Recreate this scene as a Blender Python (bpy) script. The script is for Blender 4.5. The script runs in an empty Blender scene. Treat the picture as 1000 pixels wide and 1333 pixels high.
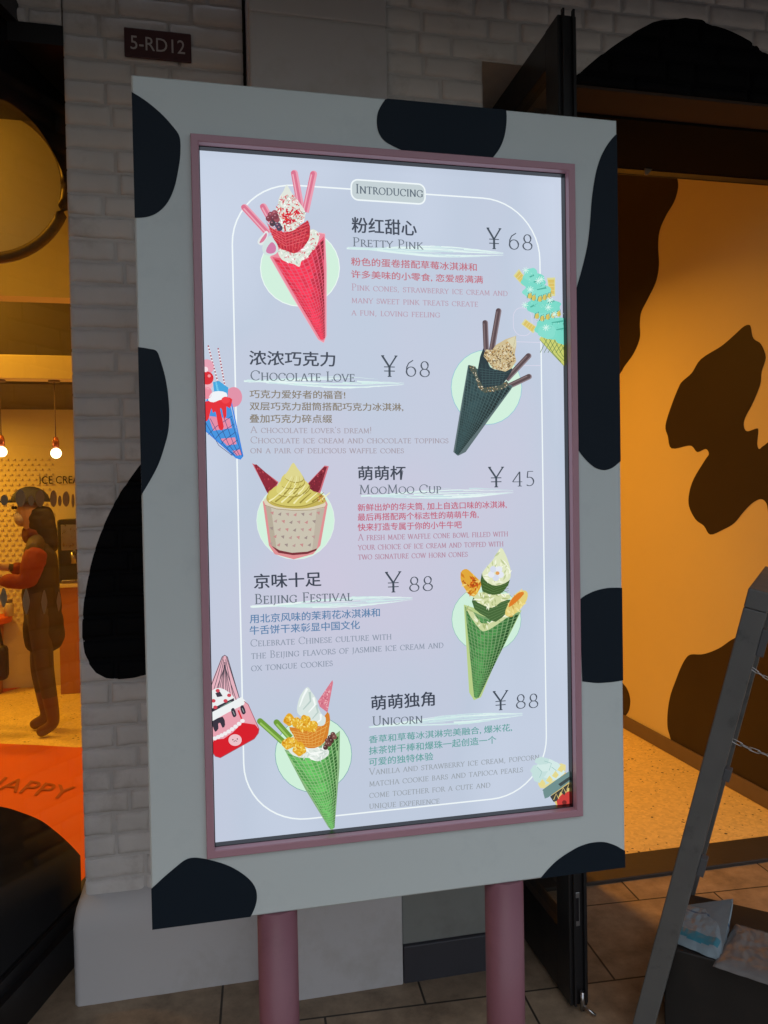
import bpy, bmesh, math, random
import numpy as np
from mathutils import Vector, Matrix
random.seed(7)
SC = bpy.context.scene
COL = SC.collection
# ------------------------------------------------------------------ camera
F_PX, CX, CY = 1000.0, 500.0, 666.5
CAM = np.array([0.14159, -1.53698, 0.83351])
def cam_axes(yaw=0.21367, pitch=-0.02116, roll=0.01793):
    cy, sy, cp, sp, cr, sr = math.cos(yaw), math.sin(yaw), math.cos(pitch), math.sin(pitch), math.cos(roll), math.sin(roll)
    fwd = np.array([sy*cp, cy*cp, sp]); right = np.array([cy, -sy, 0.0]); down = np.cross(fwd, right)
    return right*cr+down*sr, -right*sr+down*cr, fwd
R_, D_, F_ = cam_axes()
cam_d = bpy.data.cameras.new('camera'); cam = bpy.data.objects.new('camera', cam_d); COL.objects.link(cam)
cam_d.sensor_fit = 'HORIZONTAL'; cam_d.sensor_width = 36; cam_d.lens = 36.0
cam_d.clip_start = 0.05; cam_d.clip_end = 2000
m = Matrix.Identity(4)
for i in range(3):
    m[i][0], m[i][1], m[i][2], m[i][3] = R_[i], -D_[i], -F_[i], CAM[i]
cam.matrix_world = m
SC.camera = cam
# ------------------------------------------------------------------ sky, sun, exposure
SUN_EL, SUN_ROT = math.radians(58), math.radians(195)
W = bpy.data.worlds.new('World'); SC.world = W; W.use_nodes = True
wt = W.node_tree; wt.nodes.clear()
wo = wt.nodes.new('ShaderNodeOutputWorld'); wb = wt.nodes.new('ShaderNodeBackground')
sk = wt.nodes.new('ShaderNodeTexSky'); sk.sky_type = 'NISHITA'; sk.sun_disc = False
sk.sun_elevation = SUN_EL; sk.sun_rotation = SUN_ROT; sk.air_density = 1.2; sk.dust_density = 1.5; sk.ozone_density = 1.0
hs = wt.nodes.new('ShaderNodeHueSaturation'); hs.inputs['Saturation'].default_value = 0.55
wt.links.new(sk.outputs[0], hs.inputs['Color']); wt.links.new(hs.outputs[0], wb.inputs[0]); wt.links.new(wb.outputs[0], wo.inputs[0])
wb.inputs[1].default_value = 0.137
sl = bpy.data.lights.new('sun', 'SUN'); sl.energy = 0.12; sl.angle = math.radians(30); sl.color = (1, .95, .88)
so = bpy.data.objects.new('sun', sl); COL.objects.link(so)
so.rotation_euler = (math.radians(32), 0, math.radians(-15))
SC.view_settings.view_transform = 'Standard'; SC.view_settings.look = 'None'
SC.view_settings.exposure = 0; SC.view_settings.gamma = 1
SC.cycles.max_bounces = 8; SC.cycles.sample_clamp_indirect = 4
# ------------------------------------------------------------------ pixel <-> world
def ray(x, y): return (x-CX)/F_PX*R_ + (y-CY)/F_PX*D_ + F_
def atY(x, y, Y): v = ray(x, y); return Vector(CAM + (Y-CAM[1])/v[1]*v)
def atX(x, y, X): v = ray(x, y); return Vector(CAM + (X-CAM[0])/v[0]*v)
def atZ(x, y, Z): v = ray(x, y); return Vector(CAM + (Z-CAM[2])/v[2]*v)
G = -0.68
# ------------------------------------------------------------------ materials
def lin(c):
    if isinstance(c, str):
        c = c.lstrip('#'); c = [int(c[i:i+2], 16)/255 for i in (0, 2, 4)]
    return tuple(x/12.92 if x <= .04045 else ((x+.055)/1.055)**2.4 for x in c)
def mat(name, col, rough=.6, metal=0., noise=0., nscale=8., bump=0., bscale=40., spec=.4, stain=None, stain_scale=3.):
    M = bpy.data.materials.new(name); M.use_nodes = True
    nt = M.node_tree; b = nt.nodes['Principled BSDF']
    b.inputs['Base Color'].default_value = (*col, 1); b.inputs['Roughness'].default_value = rough
    b.inputs['Metallic'].default_value = metal; b.inputs['Specular IOR Level'].default_value = spec
    tc = nt.nodes.new('ShaderNodeTexCoord')
    last = None
    if noise:
        n = nt.nodes.new('ShaderNodeTexNoise'); n.inputs['Scale'].default_value = nscale; n.inputs['Detail'].default_value = 6
        nt.links.new(tc.outputs['Object'], n.inputs['Vector'])
        mr = nt.nodes.new('ShaderNodeMapRange'); mr.inputs['To Min'].default_value = 1-noise; mr.inputs['To Max'].default_value = 1+noise
        nt.links.new(n.outputs['Fac'], mr.inputs['Value'])
        mx = nt.nodes.new('ShaderNodeMix'); mx.data_type = 'RGBA'; mx.blend_type = 'MULTIPLY'; mx.inputs['Factor'].default_value = 1
        mx.inputs['A'].default_value = (*col, 1); nt.links.new(mr.outputs[0], mx.inputs['B'])
        last = mx.outputs['Result']
        if stain:
            n2 = nt.nodes.new('ShaderNodeTexNoise'); n2.inputs['Scale'].default_value = stain_scale; n2.inputs['Detail'].default_value = 8; n2.inputs['Roughness'].default_value = .7
            nt.links.new(tc.outputs['Object'], n2.inputs['Vector'])
            cr = nt.nodes.new('ShaderNodeMapRange'); cr.inputs['From Min'].default_value = .55; cr.inputs['From Max'].default_value = .75
            nt.links.new(n2.outputs['Fac'], cr.inputs['Value'])
            mx2 = nt.nodes.new('ShaderNodeMix'); mx2.data_type = 'RGBA'; nt.links.new(cr.outputs[0], mx2.inputs['Factor'])
            nt.links.new(last, mx2.inputs['A']); mx2.inputs['B'].default_value = (*stain, 1); last = mx2.outputs['Result']
        nt.links.new(last, b.inputs['Base Color'])
        rr = nt.nodes.new('ShaderNodeMapRange'); rr.inputs['To Min'].default_value = max(.05, rough-.12); rr.inputs['To Max'].default_value = min(1, rough+.12)
        nt.links.new(n.outputs['Fac'], rr.inputs['Value']); nt.links.new(rr.outputs[0], b.inputs['Roughness'])
    if bump:
        n3 = nt.nodes.new('ShaderNodeTexNoise'); n3.inputs['Scale'].default_value = bscale; n3.inputs['Detail'].default_value = 5
        nt.links.new(tc.outputs['Object'], n3.inputs['Vector'])
        bp = nt.nodes.new('ShaderNodeBump'); bp.inputs['Strength'].default_value = bump; bp.inputs['Distance'].default_value = .004
        nt.links.new(n3.outputs['Fac'], bp.inputs['Height']); nt.links.new(bp.outputs[0], b.inputs['Normal'])
    return M
def emat(name, col, s):
    M = bpy.data.materials.new(name); M.use_nodes = True; nt = M.node_tree; nt.nodes.clear()
    o = nt.nodes.new('ShaderNodeOutputMaterial'); e = nt.nodes.new('ShaderNodeEmission')
    e.inputs[0].default_value = (*col, 1); e.inputs[1].default_value = s; nt.links.new(e.outputs[0], o.inputs[0]); return M
M_panel = mat('panel_white_lacquer', (.60, .66, .65), .5, noise=.05, nscale=3.5, spec=.3, bump=.03, bscale=60, stain=(.55, .61, .605), stain_scale=7)
M_spot = mat('panel_black_vinyl', (.006, .013, .022), .6, noise=.1, nscale=4, spec=.18)
M_pink = mat('pink_painted_metal', (.26, .11, .14), .42, noise=.10, nscale=12, bump=.08, bscale=90, stain=(.22, .095, .12), stain_scale=14)
M_trim = mat('mauve_trim_metal', (.46, .25, .30), .38, noise=.06, nscale=20)
M_bezel = mat('black_bezel', (.008, .008, .012), .35)
M_brick = mat('painted_brick_white', (.68, .65, .63), .62, noise=.16, nscale=9, bump=.9, bscale=22, stain=(.47, .43, .40), stain_scale=5)
M_mortar = mat('painted_mortar', (.57, .545, .53), .8, noise=.15, nscale=15, bump=.6, bscale=60)
M_brickblack = mat('painted_brick_black', (.005, .0055, .007), .7, noise=.2, nscale=9, bump=.3, bscale=28, spec=.06)
M_plaster = mat('smooth_white_plaster', (.58, .57, .58), .6, noise=.06, nscale=3, bump=.12, bscale=30, stain=(.47, .45, .43), stain_scale=2.2)
M_skirt = mat('dark_grey_skirting', (.045, .045, .055), .5, noise=.15, nscale=10)
M_metal = mat('black_door_metal', (.012, .012, .014), .38, noise=.1, nscale=12, spec=.5)
M_steel = mat('brushed_steel', (.45, .45, .46), .3, 1.0, noise=.1, nscale=30)
M_easel = mat('dark_grey_easel_paint', (.12, .12, .115), .45, noise=.14, nscale=14, bump=.06, bscale=90, stain=(.05, .05, .05), stain_scale=9)
M_cream = mat('interior_wall_cream_paint', (.70, .62, .38), .6, noise=.04, nscale=3, bump=.08, bscale=40)
M_cow = mat('interior_spot_black_paint', (.022, .014, .012), .55, noise=.15, nscale=3)
M_brown = mat('brown_skirting_board', (.16, .12, .10), .5, noise=.2, nscale=14)
M_thresh = mat('dark_stone_threshold', (.05, .042, .036), .5, noise=.25, nscale=12, bump=.2, bscale=50)
M_orange = mat('orange_floor_vinyl', (.72, .13, .03), .5, noise=.06, nscale=4)
M_dark = mat('dark_interior_panel', (.05, .035, .025), .6, noise=.1, nscale=5)
M_plate = mat('maroon_plate_enamel', (.075, .028, .030), .45, noise=.1, nscale=30, stain=(.05, .02, .02), stain_scale=30)
M_plate_ink = mat('pale_plate_lettering', (.50, .46, .45), .6)
M_white = mat('tan_vinyl_decal', (.42, .32, .19), .6)
M_letter = mat('black_lettering', (.015, .012, .01), .5)
# printed, backlit inks: colour per face (the poster's print), emitted by the lightbox behind it
def ink_material():
    M = bpy.data.materials.new('backlit_printed_ink'); M.use_nodes = True; nt = M.node_tree; nt.nodes.clear()
    o = nt.nodes.new('ShaderNodeOutputMaterial'); e = nt.nodes.new('ShaderNodeBsdfPrincipled'); a = nt.nodes.new('ShaderNodeVertexColor')
    e.inputs['Base Color'].default_value = (0, 0, 0, 1); e.inputs['Roughness'].default_value = .22; e.inputs['Specular IOR Level'].default_value = .3; e.inputs['Emission Strength'].default_value = 1
    a.layer_name = 'ink'; nt.links.new(a.outputs[0], e.inputs['Emission Color']); nt.links.new(e.outputs[0], o.inputs[0])
    return M
M_ink = ink_material()
# ------------------------------------------------------------------ mesh helpers
def newbm(): return bmesh.new()
def finish(name, bm, mats, parent=None, smooth=False, loc=None):
    me = bpy.data.meshes.new(name); bm.to_mesh(me); bm.free()
    if not isinstance(mats, (list, tuple)): mats = [mats]
    for x in mats: me.materials.append(x)
    if smooth:
        for p in me.polygons: p.use_smooth = True
    o = bpy.data.objects.new(name, me); COL.objects.link(o)
    if parent: o.parent = parent
    if loc: o.location = loc
    return o
def thing(name, label, cat, loc=(0, 0, 0), group=None):
    o = bpy.data.objects.new(name, None); COL.objects.link(o); o.location = loc; o.empty_display_size = .1
    return tag(o, label, cat, group)
def tag(o, label, cat, group=None):
    o['label'] = label; o['category'] = cat
    if group: o['group'] = group
    return o
def struct(o): o['kind'] = 'structure'; return o
def keep(o, root):   # parent while keeping world-space vertex coordinates
    o.parent = root; o.matrix_parent_inverse = Matrix.Translation(-root.location); return o
def part(name, bm, mats, root, smooth=False):
    o = finish(name, bm, mats, None, smooth)
    top = root
    off = Vector(root.location)
    p = root.parent
    while p: off += Vector(p.location); p = p.parent
    o.parent = root; o.matrix_parent_inverse = Matrix.Translation(-off)
    # bake so the mesh is local to its thing
    o.data.transform(Matrix.Translation(-off)); o.matrix_parent_inverse = Matrix.Identity(4)
    return o
def box(bm, a, b, mi=0, bev=0.0, M=None):
    x0, y0, z0 = a; x1, y1, z1 = b
    r = bmesh.ops.create_cube(bm, size=1)
    for v in r['verts']:
        v.co = Vector(((x0+x1)/2+v.co.x*(x1-x0), (y0+y1)/2+v.co.y*(y1-y0), (z0+z1)/2+v.co.z*(z1-z0)))
    fs = list({f for v in r['verts'] for f in v.link_faces})
    vs = r['verts']
    if bev:
        es = list({e for v in vs for e in v.link_edges})
        rr = bmesh.ops.bevel(bm, geom=es, offset=bev, segments=2, affect='EDGES', profile=.5)
        fs = list(set(fs) & set(bm.faces)) + rr['faces']; fs = [f for f in set(fs) if f.is_valid]
        vs = list({v for f in fs for v in f.verts})
    for f in fs: f.material_index = mi
    if M is not None:
        for v in vs: v.co = M @ v.co
    return vs
def frame_box(bm, P, ax, ay, az, size, mi=0, bev=.0):   # box from corner P along three unit axes
    M = Matrix((( ax[0], ay[0], az[0], P[0]), (ax[1], ay[1], az[1], P[1]), (ax[2], ay[2], az[2], P[2]), (0, 0, 0, 1)))
    vs = box(bm, (0, 0, 0), size, mi, bev, M)
    return vs
def tube(bm, pts, r, seg=8, mi=0, caps=True):
    pts = [Vector(p) for p in pts]; rings = []
    rs = r if isinstance(r, (list, tuple)) else [r]*len(pts)
    for i, p in enumerate(pts):
        t = (pts[min(i+1, len(pts)-1)] - pts[max(i-1, 0)]).normalized()
        u = t.cross(Vector((0, 0, 1))) if abs(t.z) < .95 else t.cross(Vector((1, 0, 0)))
        u.normalize(); w = t.cross(u)
        rings.append([bm.verts.new(p + rs[i]*(math.cos(a)*u + math.sin(a)*w)) for a in [2*math.pi*k/seg for k in range(seg)]])
    for a, b in zip(rings, rings[1:]):
        for k in range(seg):
            f = bm.faces.new((a[k], a[(k+1) % seg], b[(k+1) % seg], b[k])); f.material_index = mi; f.smooth = True
    if caps:
        for rg in (rings[0][::-1], rings[-1]):
            f = bm.faces.new(rg); f.material_index = mi
def poly(bm, pts, mi=0):
    f = bm.faces.new([bm.verts.new(Vector(p)) for p in pts]); f.material_index = mi
    f.normal_update()
    if len(pts) > 4: bmesh.ops.triangulate(bm, faces=[f])
def slab(bm, pts, n, t, mi=0):   # polygon with thickness t along n
    n = Vector(n)*t; a = [bm.verts.new(Vector(p)) for p in pts]; b = [bm.verts.new(Vector(p)+n) for p in pts]
    fs = [bm.faces.new(a), bm.faces.new(b[::-1])]
    for i in range(len(a)): bm.faces.new((a[i], b[i], b[(i+1) % len(a)], a[(i+1) % len(a)])).material_index = mi
    for f in fs: f.material_index = mi
    for f in fs: f.normal_update()
    bmesh.ops.triangulate(bm, faces=fs)
def smooth_closed(pts, n=6):     # Catmull-Rom through traced points
    out = []; N = len(pts)
    for i in range(N):
        p0, p1, p2, p3 = [Vector(pts[(i+k) % N]) for k in (-1, 0, 1, 2)]
        for j in range(n):
            t = j/n
            out.append(.5*((2*p1)+(p2-p0)*t+(2*p0-5*p1+4*p2-p3)*t*t+(3*p1-p0-3*p2+p3)*t**3))
    return out
def smooth_open(pts, n=6):
    out = []; N = len(pts); P = [Vector(p) for p in pts]
    for i in range(N-1):
        p0, p1, p2, p3 = P[max(i-1, 0)], P[i], P[i+1], P[min(i+2, N-1)]
        for j in range(n):
            t = j/n
            out.append(.5*((2*p1)+(p2-p0)*t+(2*p0-5*p1+4*p2-p3)*t*t+(3*p1-p0-3*p2+p3)*t**3))
    return out+[P[-1]]
def text_geo(s, off=0.002):                 # glyph triangles of the built-in font as 2-D lists
    c = bpy.data.curves.new('glyphs', 'FONT'); c.body = s; c.resolution_u = 3; c.offset = off
    o = bpy.data.objects.new('glyphs', c); COL.objects.link(o)
    ev = o.evaluated_get(bpy.context.evaluated_depsgraph_get()); me = ev.to_mesh()
    V = [(v.co.x, v.co.y) for v in me.vertices]; Fs = [tuple(p.vertices) for p in me.polygons]
    ev.to_mesh_clear(); bpy.data.objects.remove(o); bpy.data.curves.remove(c)
    return V, Fs
def text_on(bm, s, fn, mi=0, off=0.002):    # fn maps normalised (u,v) in the text's box to 3-D
    V, Fs = text_geo(s, off); xs = [v[0] for v in V]; ys = [v[1] for v in V]
    x0, x1, y0, y1 = min(xs), max(xs), min(ys), max(ys)
    vs = [bm.verts.new(fn((a-x0)/(x1-x0), (b-y0)/(y1-y0))) for a, b in V]
    out = []
    for f in Fs:
        try: g = bm.faces.new([vs[i] for i in f]); g.material_index = mi; out.append(g)
        except ValueError: pass
    return out
# ------------------------------------------------------------------ ground
def paver_material():
    M = bpy.data.materials.new('brown_stone_pavers'); M.use_nodes = True; nt = M.node_tree; b = nt.nodes['Principled BSDF']
    tc = nt.nodes.new('ShaderNodeTexCoord'); mp = nt.nodes.new('ShaderNodeMapping'); mp.inputs['Rotation'].default_value = (0, 0, math.radians(3))
    mp.inputs['Location'].default_value = (.22, .16, 0)
    nt.links.new(tc.outputs['Object'], mp.inputs[0])
    br = nt.nodes.new('ShaderNodeTexBrick'); br.inputs['Scale'].default_value = 1; br.inputs['Brick Width'].default_value = .6; br.inputs['Row Height'].default_value = .42
    br.inputs['Mortar Size'].default_value = .004; br.inputs['Mortar Smooth'].default_value = .3; br.inputs['Bias'].default_value = -.2
    br.inputs['Color1'].default_value = (.38, .285, .19, 1); br.inputs['Color2'].default_value = (.29, .22, .15, 1); br.inputs['Mortar'].default_value = (.05, .04, .03, 1)
    nt.links.new(mp.outputs[0], br.inputs['Vector'])
    n = nt.nodes.new('ShaderNodeTexNoise'); n.inputs['Scale'].default_value = 9; n.inputs['Detail'].default_value = 9; n.inputs['Roughness'].default_value = .68
    nt.links.new(tc.outputs['Object'], n.inputs['Vector'])
    mr = nt.nodes.new('ShaderNodeMapRange'); mr.inputs['From Min'].default_value = .3; mr.inputs['From Max'].default_value = .7; mr.inputs['To Min'].default_value = .55; mr.inputs['To Max'].default_value = 1.3
    nt.links.new(n.outputs['Fac'], mr.inputs['Value'])
    mx = nt.nodes.new('ShaderNodeMix'); mx.data_type = 'RGBA'; mx.blend_type = 'MULTIPLY'; mx.inputs['Factor'].default_value = 1
    nt.links.new(br.outputs['Color'], mx.inputs['A']); nt.links.new(mr.outputs[0], mx.inputs['B']); nt.links.new(mx.outputs['Result'], b.inputs['Base Color'])
    b.inputs['Roughness'].default_value = .65
    bp = nt.nodes.new('ShaderNodeBump'); bp.inputs['Strength'].default_value = .4; bp.inputs['Distance'].default_value = .004
    ad = nt.nodes.new('ShaderNodeMath'); ad.operation = 'SUBTRACT'; nt.links.new(n.outputs['Fac'], ad.inputs[0]); nt.links.new(br.outputs['Fac'], ad.inputs[1])
    nt.links.new(ad.outputs[0], bp.inputs['Height']); nt.links.new(bp.outputs[0], b.inputs['Normal'])
    return M
def terrazzo_material():
    M = bpy.data.materials.new('cream_terrazzo'); M.use_nodes = True; nt = M.node_tree; b = nt.nodes['Principled BSDF']
    tc = nt.nodes.new('ShaderNodeTexCoord'); vo = nt.nodes.new('ShaderNodeTexVoronoi'); vo.inputs['Scale'].default_value = 34
    nt.links.new(tc.outputs['Object'], vo.inputs['Vector'])
    n = nt.nodes.new('ShaderNodeTexNoise'); n.inputs['Scale'].default_value = 14; n.inputs['Detail'].default_value = 5; nt.links.new(tc.outputs['Object'], n.inputs['Vector'])
    mr0 = nt.nodes.new('ShaderNodeMapRange'); mr0.inputs['From Min'].default_value = .45; mr0.inputs['From Max'].default_value = .7; mr0.inputs['To Min'].default_value = .04; mr0.inputs['To Max'].default_value = .27
    nt.links.new(n.outputs['Fac'], mr0.inputs['Value'])
    lt = nt.nodes.new('ShaderNodeMath'); lt.operation = 'LESS_THAN'; nt.links.new(vo.outputs['Distance'], lt.inputs[0]); nt.links.new(mr0.outputs[0], lt.inputs[1])
    v2 = nt.nodes.new('ShaderNodeTexVoronoi'); v2.inputs['Scale'].default_value = 70; nt.links.new(tc.outputs['Object'], v2.inputs['Vector'])
    cr = nt.nodes.new('ShaderNodeMapRange'); cr.inputs['To Min'].default_value = .82; cr.inputs['To Max'].default_value = 1.08
    nt.links.new(v2.outputs['Color'], cr.inputs['Value'])
    mx = nt.nodes.new('ShaderNodeMix'); mx.data_type = 'RGBA'; mx.blend_type = 'MULTIPLY'; mx.inputs['Factor'].default_value = 1
    mx.inputs['A'].default_value = (.88, .70, .32, 1); nt.links.new(cr.outputs[0], mx.inputs['B'])
    m2 = nt.nodes.new('ShaderNodeMix'); m2.data_type = 'RGBA'; nt.links.new(lt.outputs[0], m2.inputs['Factor']); nt.links.new(mx.outputs['Result'], m2.inputs['A'])
    m2.inputs['B'].default_value = (.13, .10, .07, 1); nt.links.new(m2.outputs['Result'], b.inputs['Base Color']); b.inputs['Roughness'].default_value = .8; b.inputs['Specular IOR Level'].default_value = .15
    return M
M_paver = paver_material(); M_terrazzo = terrazzo_material()
bm = newbm(); poly(bm, [(-300, -400, G), (300, -400, G), (300, 60, G), (-300, 60, G)]); struct(finish('ground', bm, M_paver))
bm = newbm(); poly(bm, [(-300, -400, G+.004), (300, -400, G+.004), (300, -2.1, G+.004), (-300, -2.1, G+.004)]); struct(finish('bounce_cut_sheet', bm, mat('dark_bounce_cut', (.045, .045, .048), .8, noise=.25, nscale=20)))  # unseen dark sheet added to cut warm ground bounce onto the wall
DOOR_Y = 1.30; ROOM_X0, ROOM_X1, ROOM_Y1, CEIL = -3.2, 2.645, 5.15, 3.30
bm = newbm(); poly(bm, [(ROOM_X0, -1.35, G+.008), (-1.2, -1.35, G+.008), (-.42, 1.16, G+.008), (ROOM_X1+.1, 1.16, G+.008), (ROOM_X1+.1, ROOM_Y1, G+.008), (ROOM_X0, ROOM_Y1, G+.008)])
struct(finish('floor', bm, M_terrazzo))
# ------------------------------------------------------------------ shop building
shop = thing('shop_building', 'white painted brick shop front with black cow patches, warm lit inside', 'building', (0, 1.0, G))
def bricks(bm, x0, x1, z0, z1, Y, course=.0675, blen=.212, phase=0., back=.11, seed=1, joint=.008):
    rnd = random.Random(seed)
    # mortar body
    vs = box(bm, (x0, Y+.0095, z0), (x1, Y+back, z1), 1)
    k0 = math.floor((z0-phase)/course)-1
    z = phase + k0*course; row = k0
    while z < z1:
        a, b = max(z+joint*.45, z0), min(z+course-joint*.45, z1)
        if b-a > .03:
            x = x0 - rnd.uniform(0, blen*.62)
            while x < x1:
                L = blen*(1 if x < x0 else rnd.choice([1, 1, 1, .52])) * rnd.uniform(.96, 1.04)
                if x1-(x+L) < .06: L = x1-x+.02
                xa, xb = max(x+joint*.45, x0-(.002 if x < x0 else 0)), min(x+L-joint*.45, x1+.001)
                if xb-xa > .012:
                    brick(bm, xa, xb, a, b, Y, rnd)
                x += L
        z += course; row += 1
def brick(bm, xa, xb, a, b, Y, rnd):
    n = max(3, int((xb-xa)/.02)); dY = rnd.uniform(-.0022, .0022); tilt = rnd.uniform(-.0022, .0022)
    bot = [(xa+(xb-xa)*i/n, a+rnd.uniform(-.0020, .0018)) for i in range(n+1)]
    top = [(xb-(xb-xa)*i/n, b+rnd.uniform(-.0018, .0022)) for i in range(n+1)]
    ring = bot+top
    cx, cz = (xa+xb)/2, (a+b)/2
    def inset(p, d): 
        sx = max(.2, (xb-xa)/2); sz = (b-a)/2
        return (p[0]-math.copysign(min(d, abs(p[0]-cx)*.9), p[0]-cx) if abs(abs(p[0]-cx)-(xb-xa)/2) < .003 else p[0], p[1]-math.copysign(d, p[1]-cz))
    R = []
    for d, yy in ((0, .0125), (.0022, .0062), (.0075, .0020), (.016, 0.0)):
        R.append([bm.verts.new((inset(p, d)[0], Y+yy+dY*(yy < .010)+tilt*(p[0]-cx)/(.1)*(yy < .010), inset(p, d)[1])) for p in ring])
    for A, B in zip(R, R[1:]):
        for i in range(len(ring)):
            j = (i+1) % len(ring)
            f = bm.faces.new((A[i], A[j], B[j], B[i])); f.smooth = True
    # front: strip of quads
    Fm = R[-1]
    for i in range(n):
        f = bm.faces.new((Fm[i], Fm[i+1], Fm[2*n-i], Fm[2*n+1-i])); f.smooth = True
def paint_convex(bm, pts_xz, mi, ymax=None):
    inside = list(bm.faces)
    N = len(pts_xz)
    area = sum(pts_xz[i][0]*pts_xz[(i+1) % N][1]-pts_xz[(i+1) % N][0]*pts_xz[i][1] for i in range(N))
    P = pts_xz if area > 0 else pts_xz[::-1]
    for i in range(N):
        (ax, az), (bx, bz) = P[i], P[(i+1) % N]
        no = Vector((bz-az, 0, -(bx-ax)))
        if no.length < 1e-7: continue
        no.normalize(); co = Vector((ax, 0, az))
        def side(f): return [(v.co-co).dot(no) for v in f.verts]
        inside = [f for f in inside if f.is_valid and min(side(f)) < -1e-6]
        cut = [f for f in inside if max(side(f)) > 1e-6]
        if cut:
            g = set(cut)
            for f in cut: g.update(f.edges); g.update(f.verts)
            r = bmesh.ops.bisect_plane(bm, geom=list(g), plane_co=co, plane_no=no, dist=1e-6)
            newf = [x for x in r['geom'] if isinstance(x, bmesh.types.BMFace)]
            inside = list({f for f in inside+newf if f.is_valid})
        inside = [f for f in inside if (f.calc_center_median()-co).dot(no) < 0]
    for f in inside: f.material_index = mi
PIER_Y, PIL_Y, WALL_Y = .93, .75, .77
PX0, PX1, PX2 = -.277, .2625, .6735          # pier left edge, pilaster left and right edges
SOFFIT = 2.62
zj = atY(120, 482.5, PIER_Y).z
# brick pier and the brickwork over the window, with the large black spot
bm = newbm()
bricks(bm, PX0, PX1-.012, -.40, SOFFIT, PIER_Y, phase=zj-.006, seed=4)
hw = atY(72, 31, PIER_Y)
bricks(bm, -1.6, PX0-.006, hw.z, SOFFIT, PIER_Y, phase=zj-.006, seed=9, back=.2)
spot = [(215, 560), (186, 600), (163, 629), (148, 656), (135, 684), (124, 714), (116, 745), (110, 777), (107, 810), (107, 832), (110, 850), (116, 865), (125, 876), (138, 883), (155, 885), (174, 883), (192, 878), (230, 860)]
paint_convex(bm, [(atY(x, y, PIER_Y).x, atY(x, y, PIER_Y).z) for x, y in spot], 2)
b2_ = newbm(); bricks(b2_, .03, .51, -.40, SOFFIT, 0, phase=zj-.006, seed=5)          # its return beside the glass
b2_.transform(Matrix(((0, 1, 0, PX0+.001), (-1, 0, 0, 1.45), (0, 0, 1, 0), (0, 0, 0, 1)))); tmp = bpy.data.meshes.new('tmp'); b2_.to_mesh(tmp); b2_.free(); bm.from_mesh(tmp); bpy.data.meshes.remove(tmp)
part('brick_pier', bm, [M_brick, M_mortar, M_brickblack], shop)
# plinth with a rolled top
bm = newbm()
prof = [(.88, G-.02), (.88, -.47), (.882, -.445), (.888, -.42), (.899, -.398), (.913, -.382), (.929, -.372), (.96, -.366)]
xs = [-.308, -.308, -.3085, -.306, -.302, -.296, -.288, -.279]
rows = []
for (y, z), xl in zip(prof, xs):
    rows.append([bm.verts.new((xl, 1.30, z)), bm.verts.new((xl, y+.012, z)), bm.verts.new((xl+.010, y, z))] + [bm.verts.new((xl+.02+k*.08, y+random.uniform(-.0012, .0012), z)) for k in range(7)] + [bm.verts.new((PX1+.02, y, z))])
for a, b in zip(rows, rows[1:]):
    for i in range(len(a)-1): f = bm.faces.new((a[i], a[i+1], b[i+1], b[i])); f.smooth = True
poly(bm, [rows[-1][0].co, rows[-1][2].co, rows[-1][-1].co, rows[-1][-1].co+Vector((0, .27, 0))])
part('plinth', bm, M_plaster, shop)
# smooth pilaster
bm = newbm(); 
zj2 = atY(420, 25, PIL_Y).z
box(bm, (PX1, PIL_Y, G-.02), (PX2, PIL_Y+.35, zj2-.002), 0, .006); box(bm, (PX1, PIL_Y, zj2+.002), (PX2, PIL_Y+.35, SOFFIT), 0, .006); box(bm, (PX1+.004, PIL_Y+.006, G), (PX2-.004, PIL_Y+.3, SOFFIT), 1)
part('pilaster', bm, [M_plaster, M_mortar], shop)
# right brick wall, left of and over the entrance
SEAM = zj+.02+round((2.215-zj-.02)/.0675)*.0675
LINT = 2.155
bm = newbm()
JX = .985
bricks(bm, PX2+.004, JX, G+.17, SEAM, WALL_Y, phase=zj+.02, seed=21, back=.5)
bricks(bm, PX2+.004, 1.21, SEAM+.0005, SOFFIT+.1, WALL_Y, phase=zj+.02, seed=23, back=.5); bricks(bm, ROOM_X1+.13, 4.2, G, LINT-.0005, WALL_Y, phase=zj+.02, seed=31, back=.5); bricks(bm, 1.212, 4.2, LINT, SOFFIT+.1, WALL_Y, phase=zj+.02, seed=22, back=.5)
dome = [(748, 100), (760, 90), (780, 73), (800, 59), (825, 42), (850, 29), (872, 23), (893, 22), (915, 25), (940, 35), (965, 47), (985, 58), (1003, 71), (1030, 95), (1060, 150), (748, 150)]
paint_convex(bm, [(atY(x, y, WALL_Y).x, atY(x, y, WALL_Y).z) for x, y in dome], 2)
part('brick_wall', bm, [M_brick, M_mortar, M_brickblack], shop)
bm = newbm(); box(bm, (PX2+.002, PIL_Y+.002, G-.02), (JX, WALL_Y+.5, G+.115), 0, .004)
part('skirting', bm, M_skirt, shop)
bm = newbm(); box(bm, (PX2+.002, WALL_Y-.006, G+.1152), (JX, WALL_Y+.5, G+.55), 0, .003)
part('rendered_base', bm, mat('grey_green_render', (.23, .24, .225), .6, noise=.08, nscale=4, stain=(.18, .18, .17)), shop)
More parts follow.
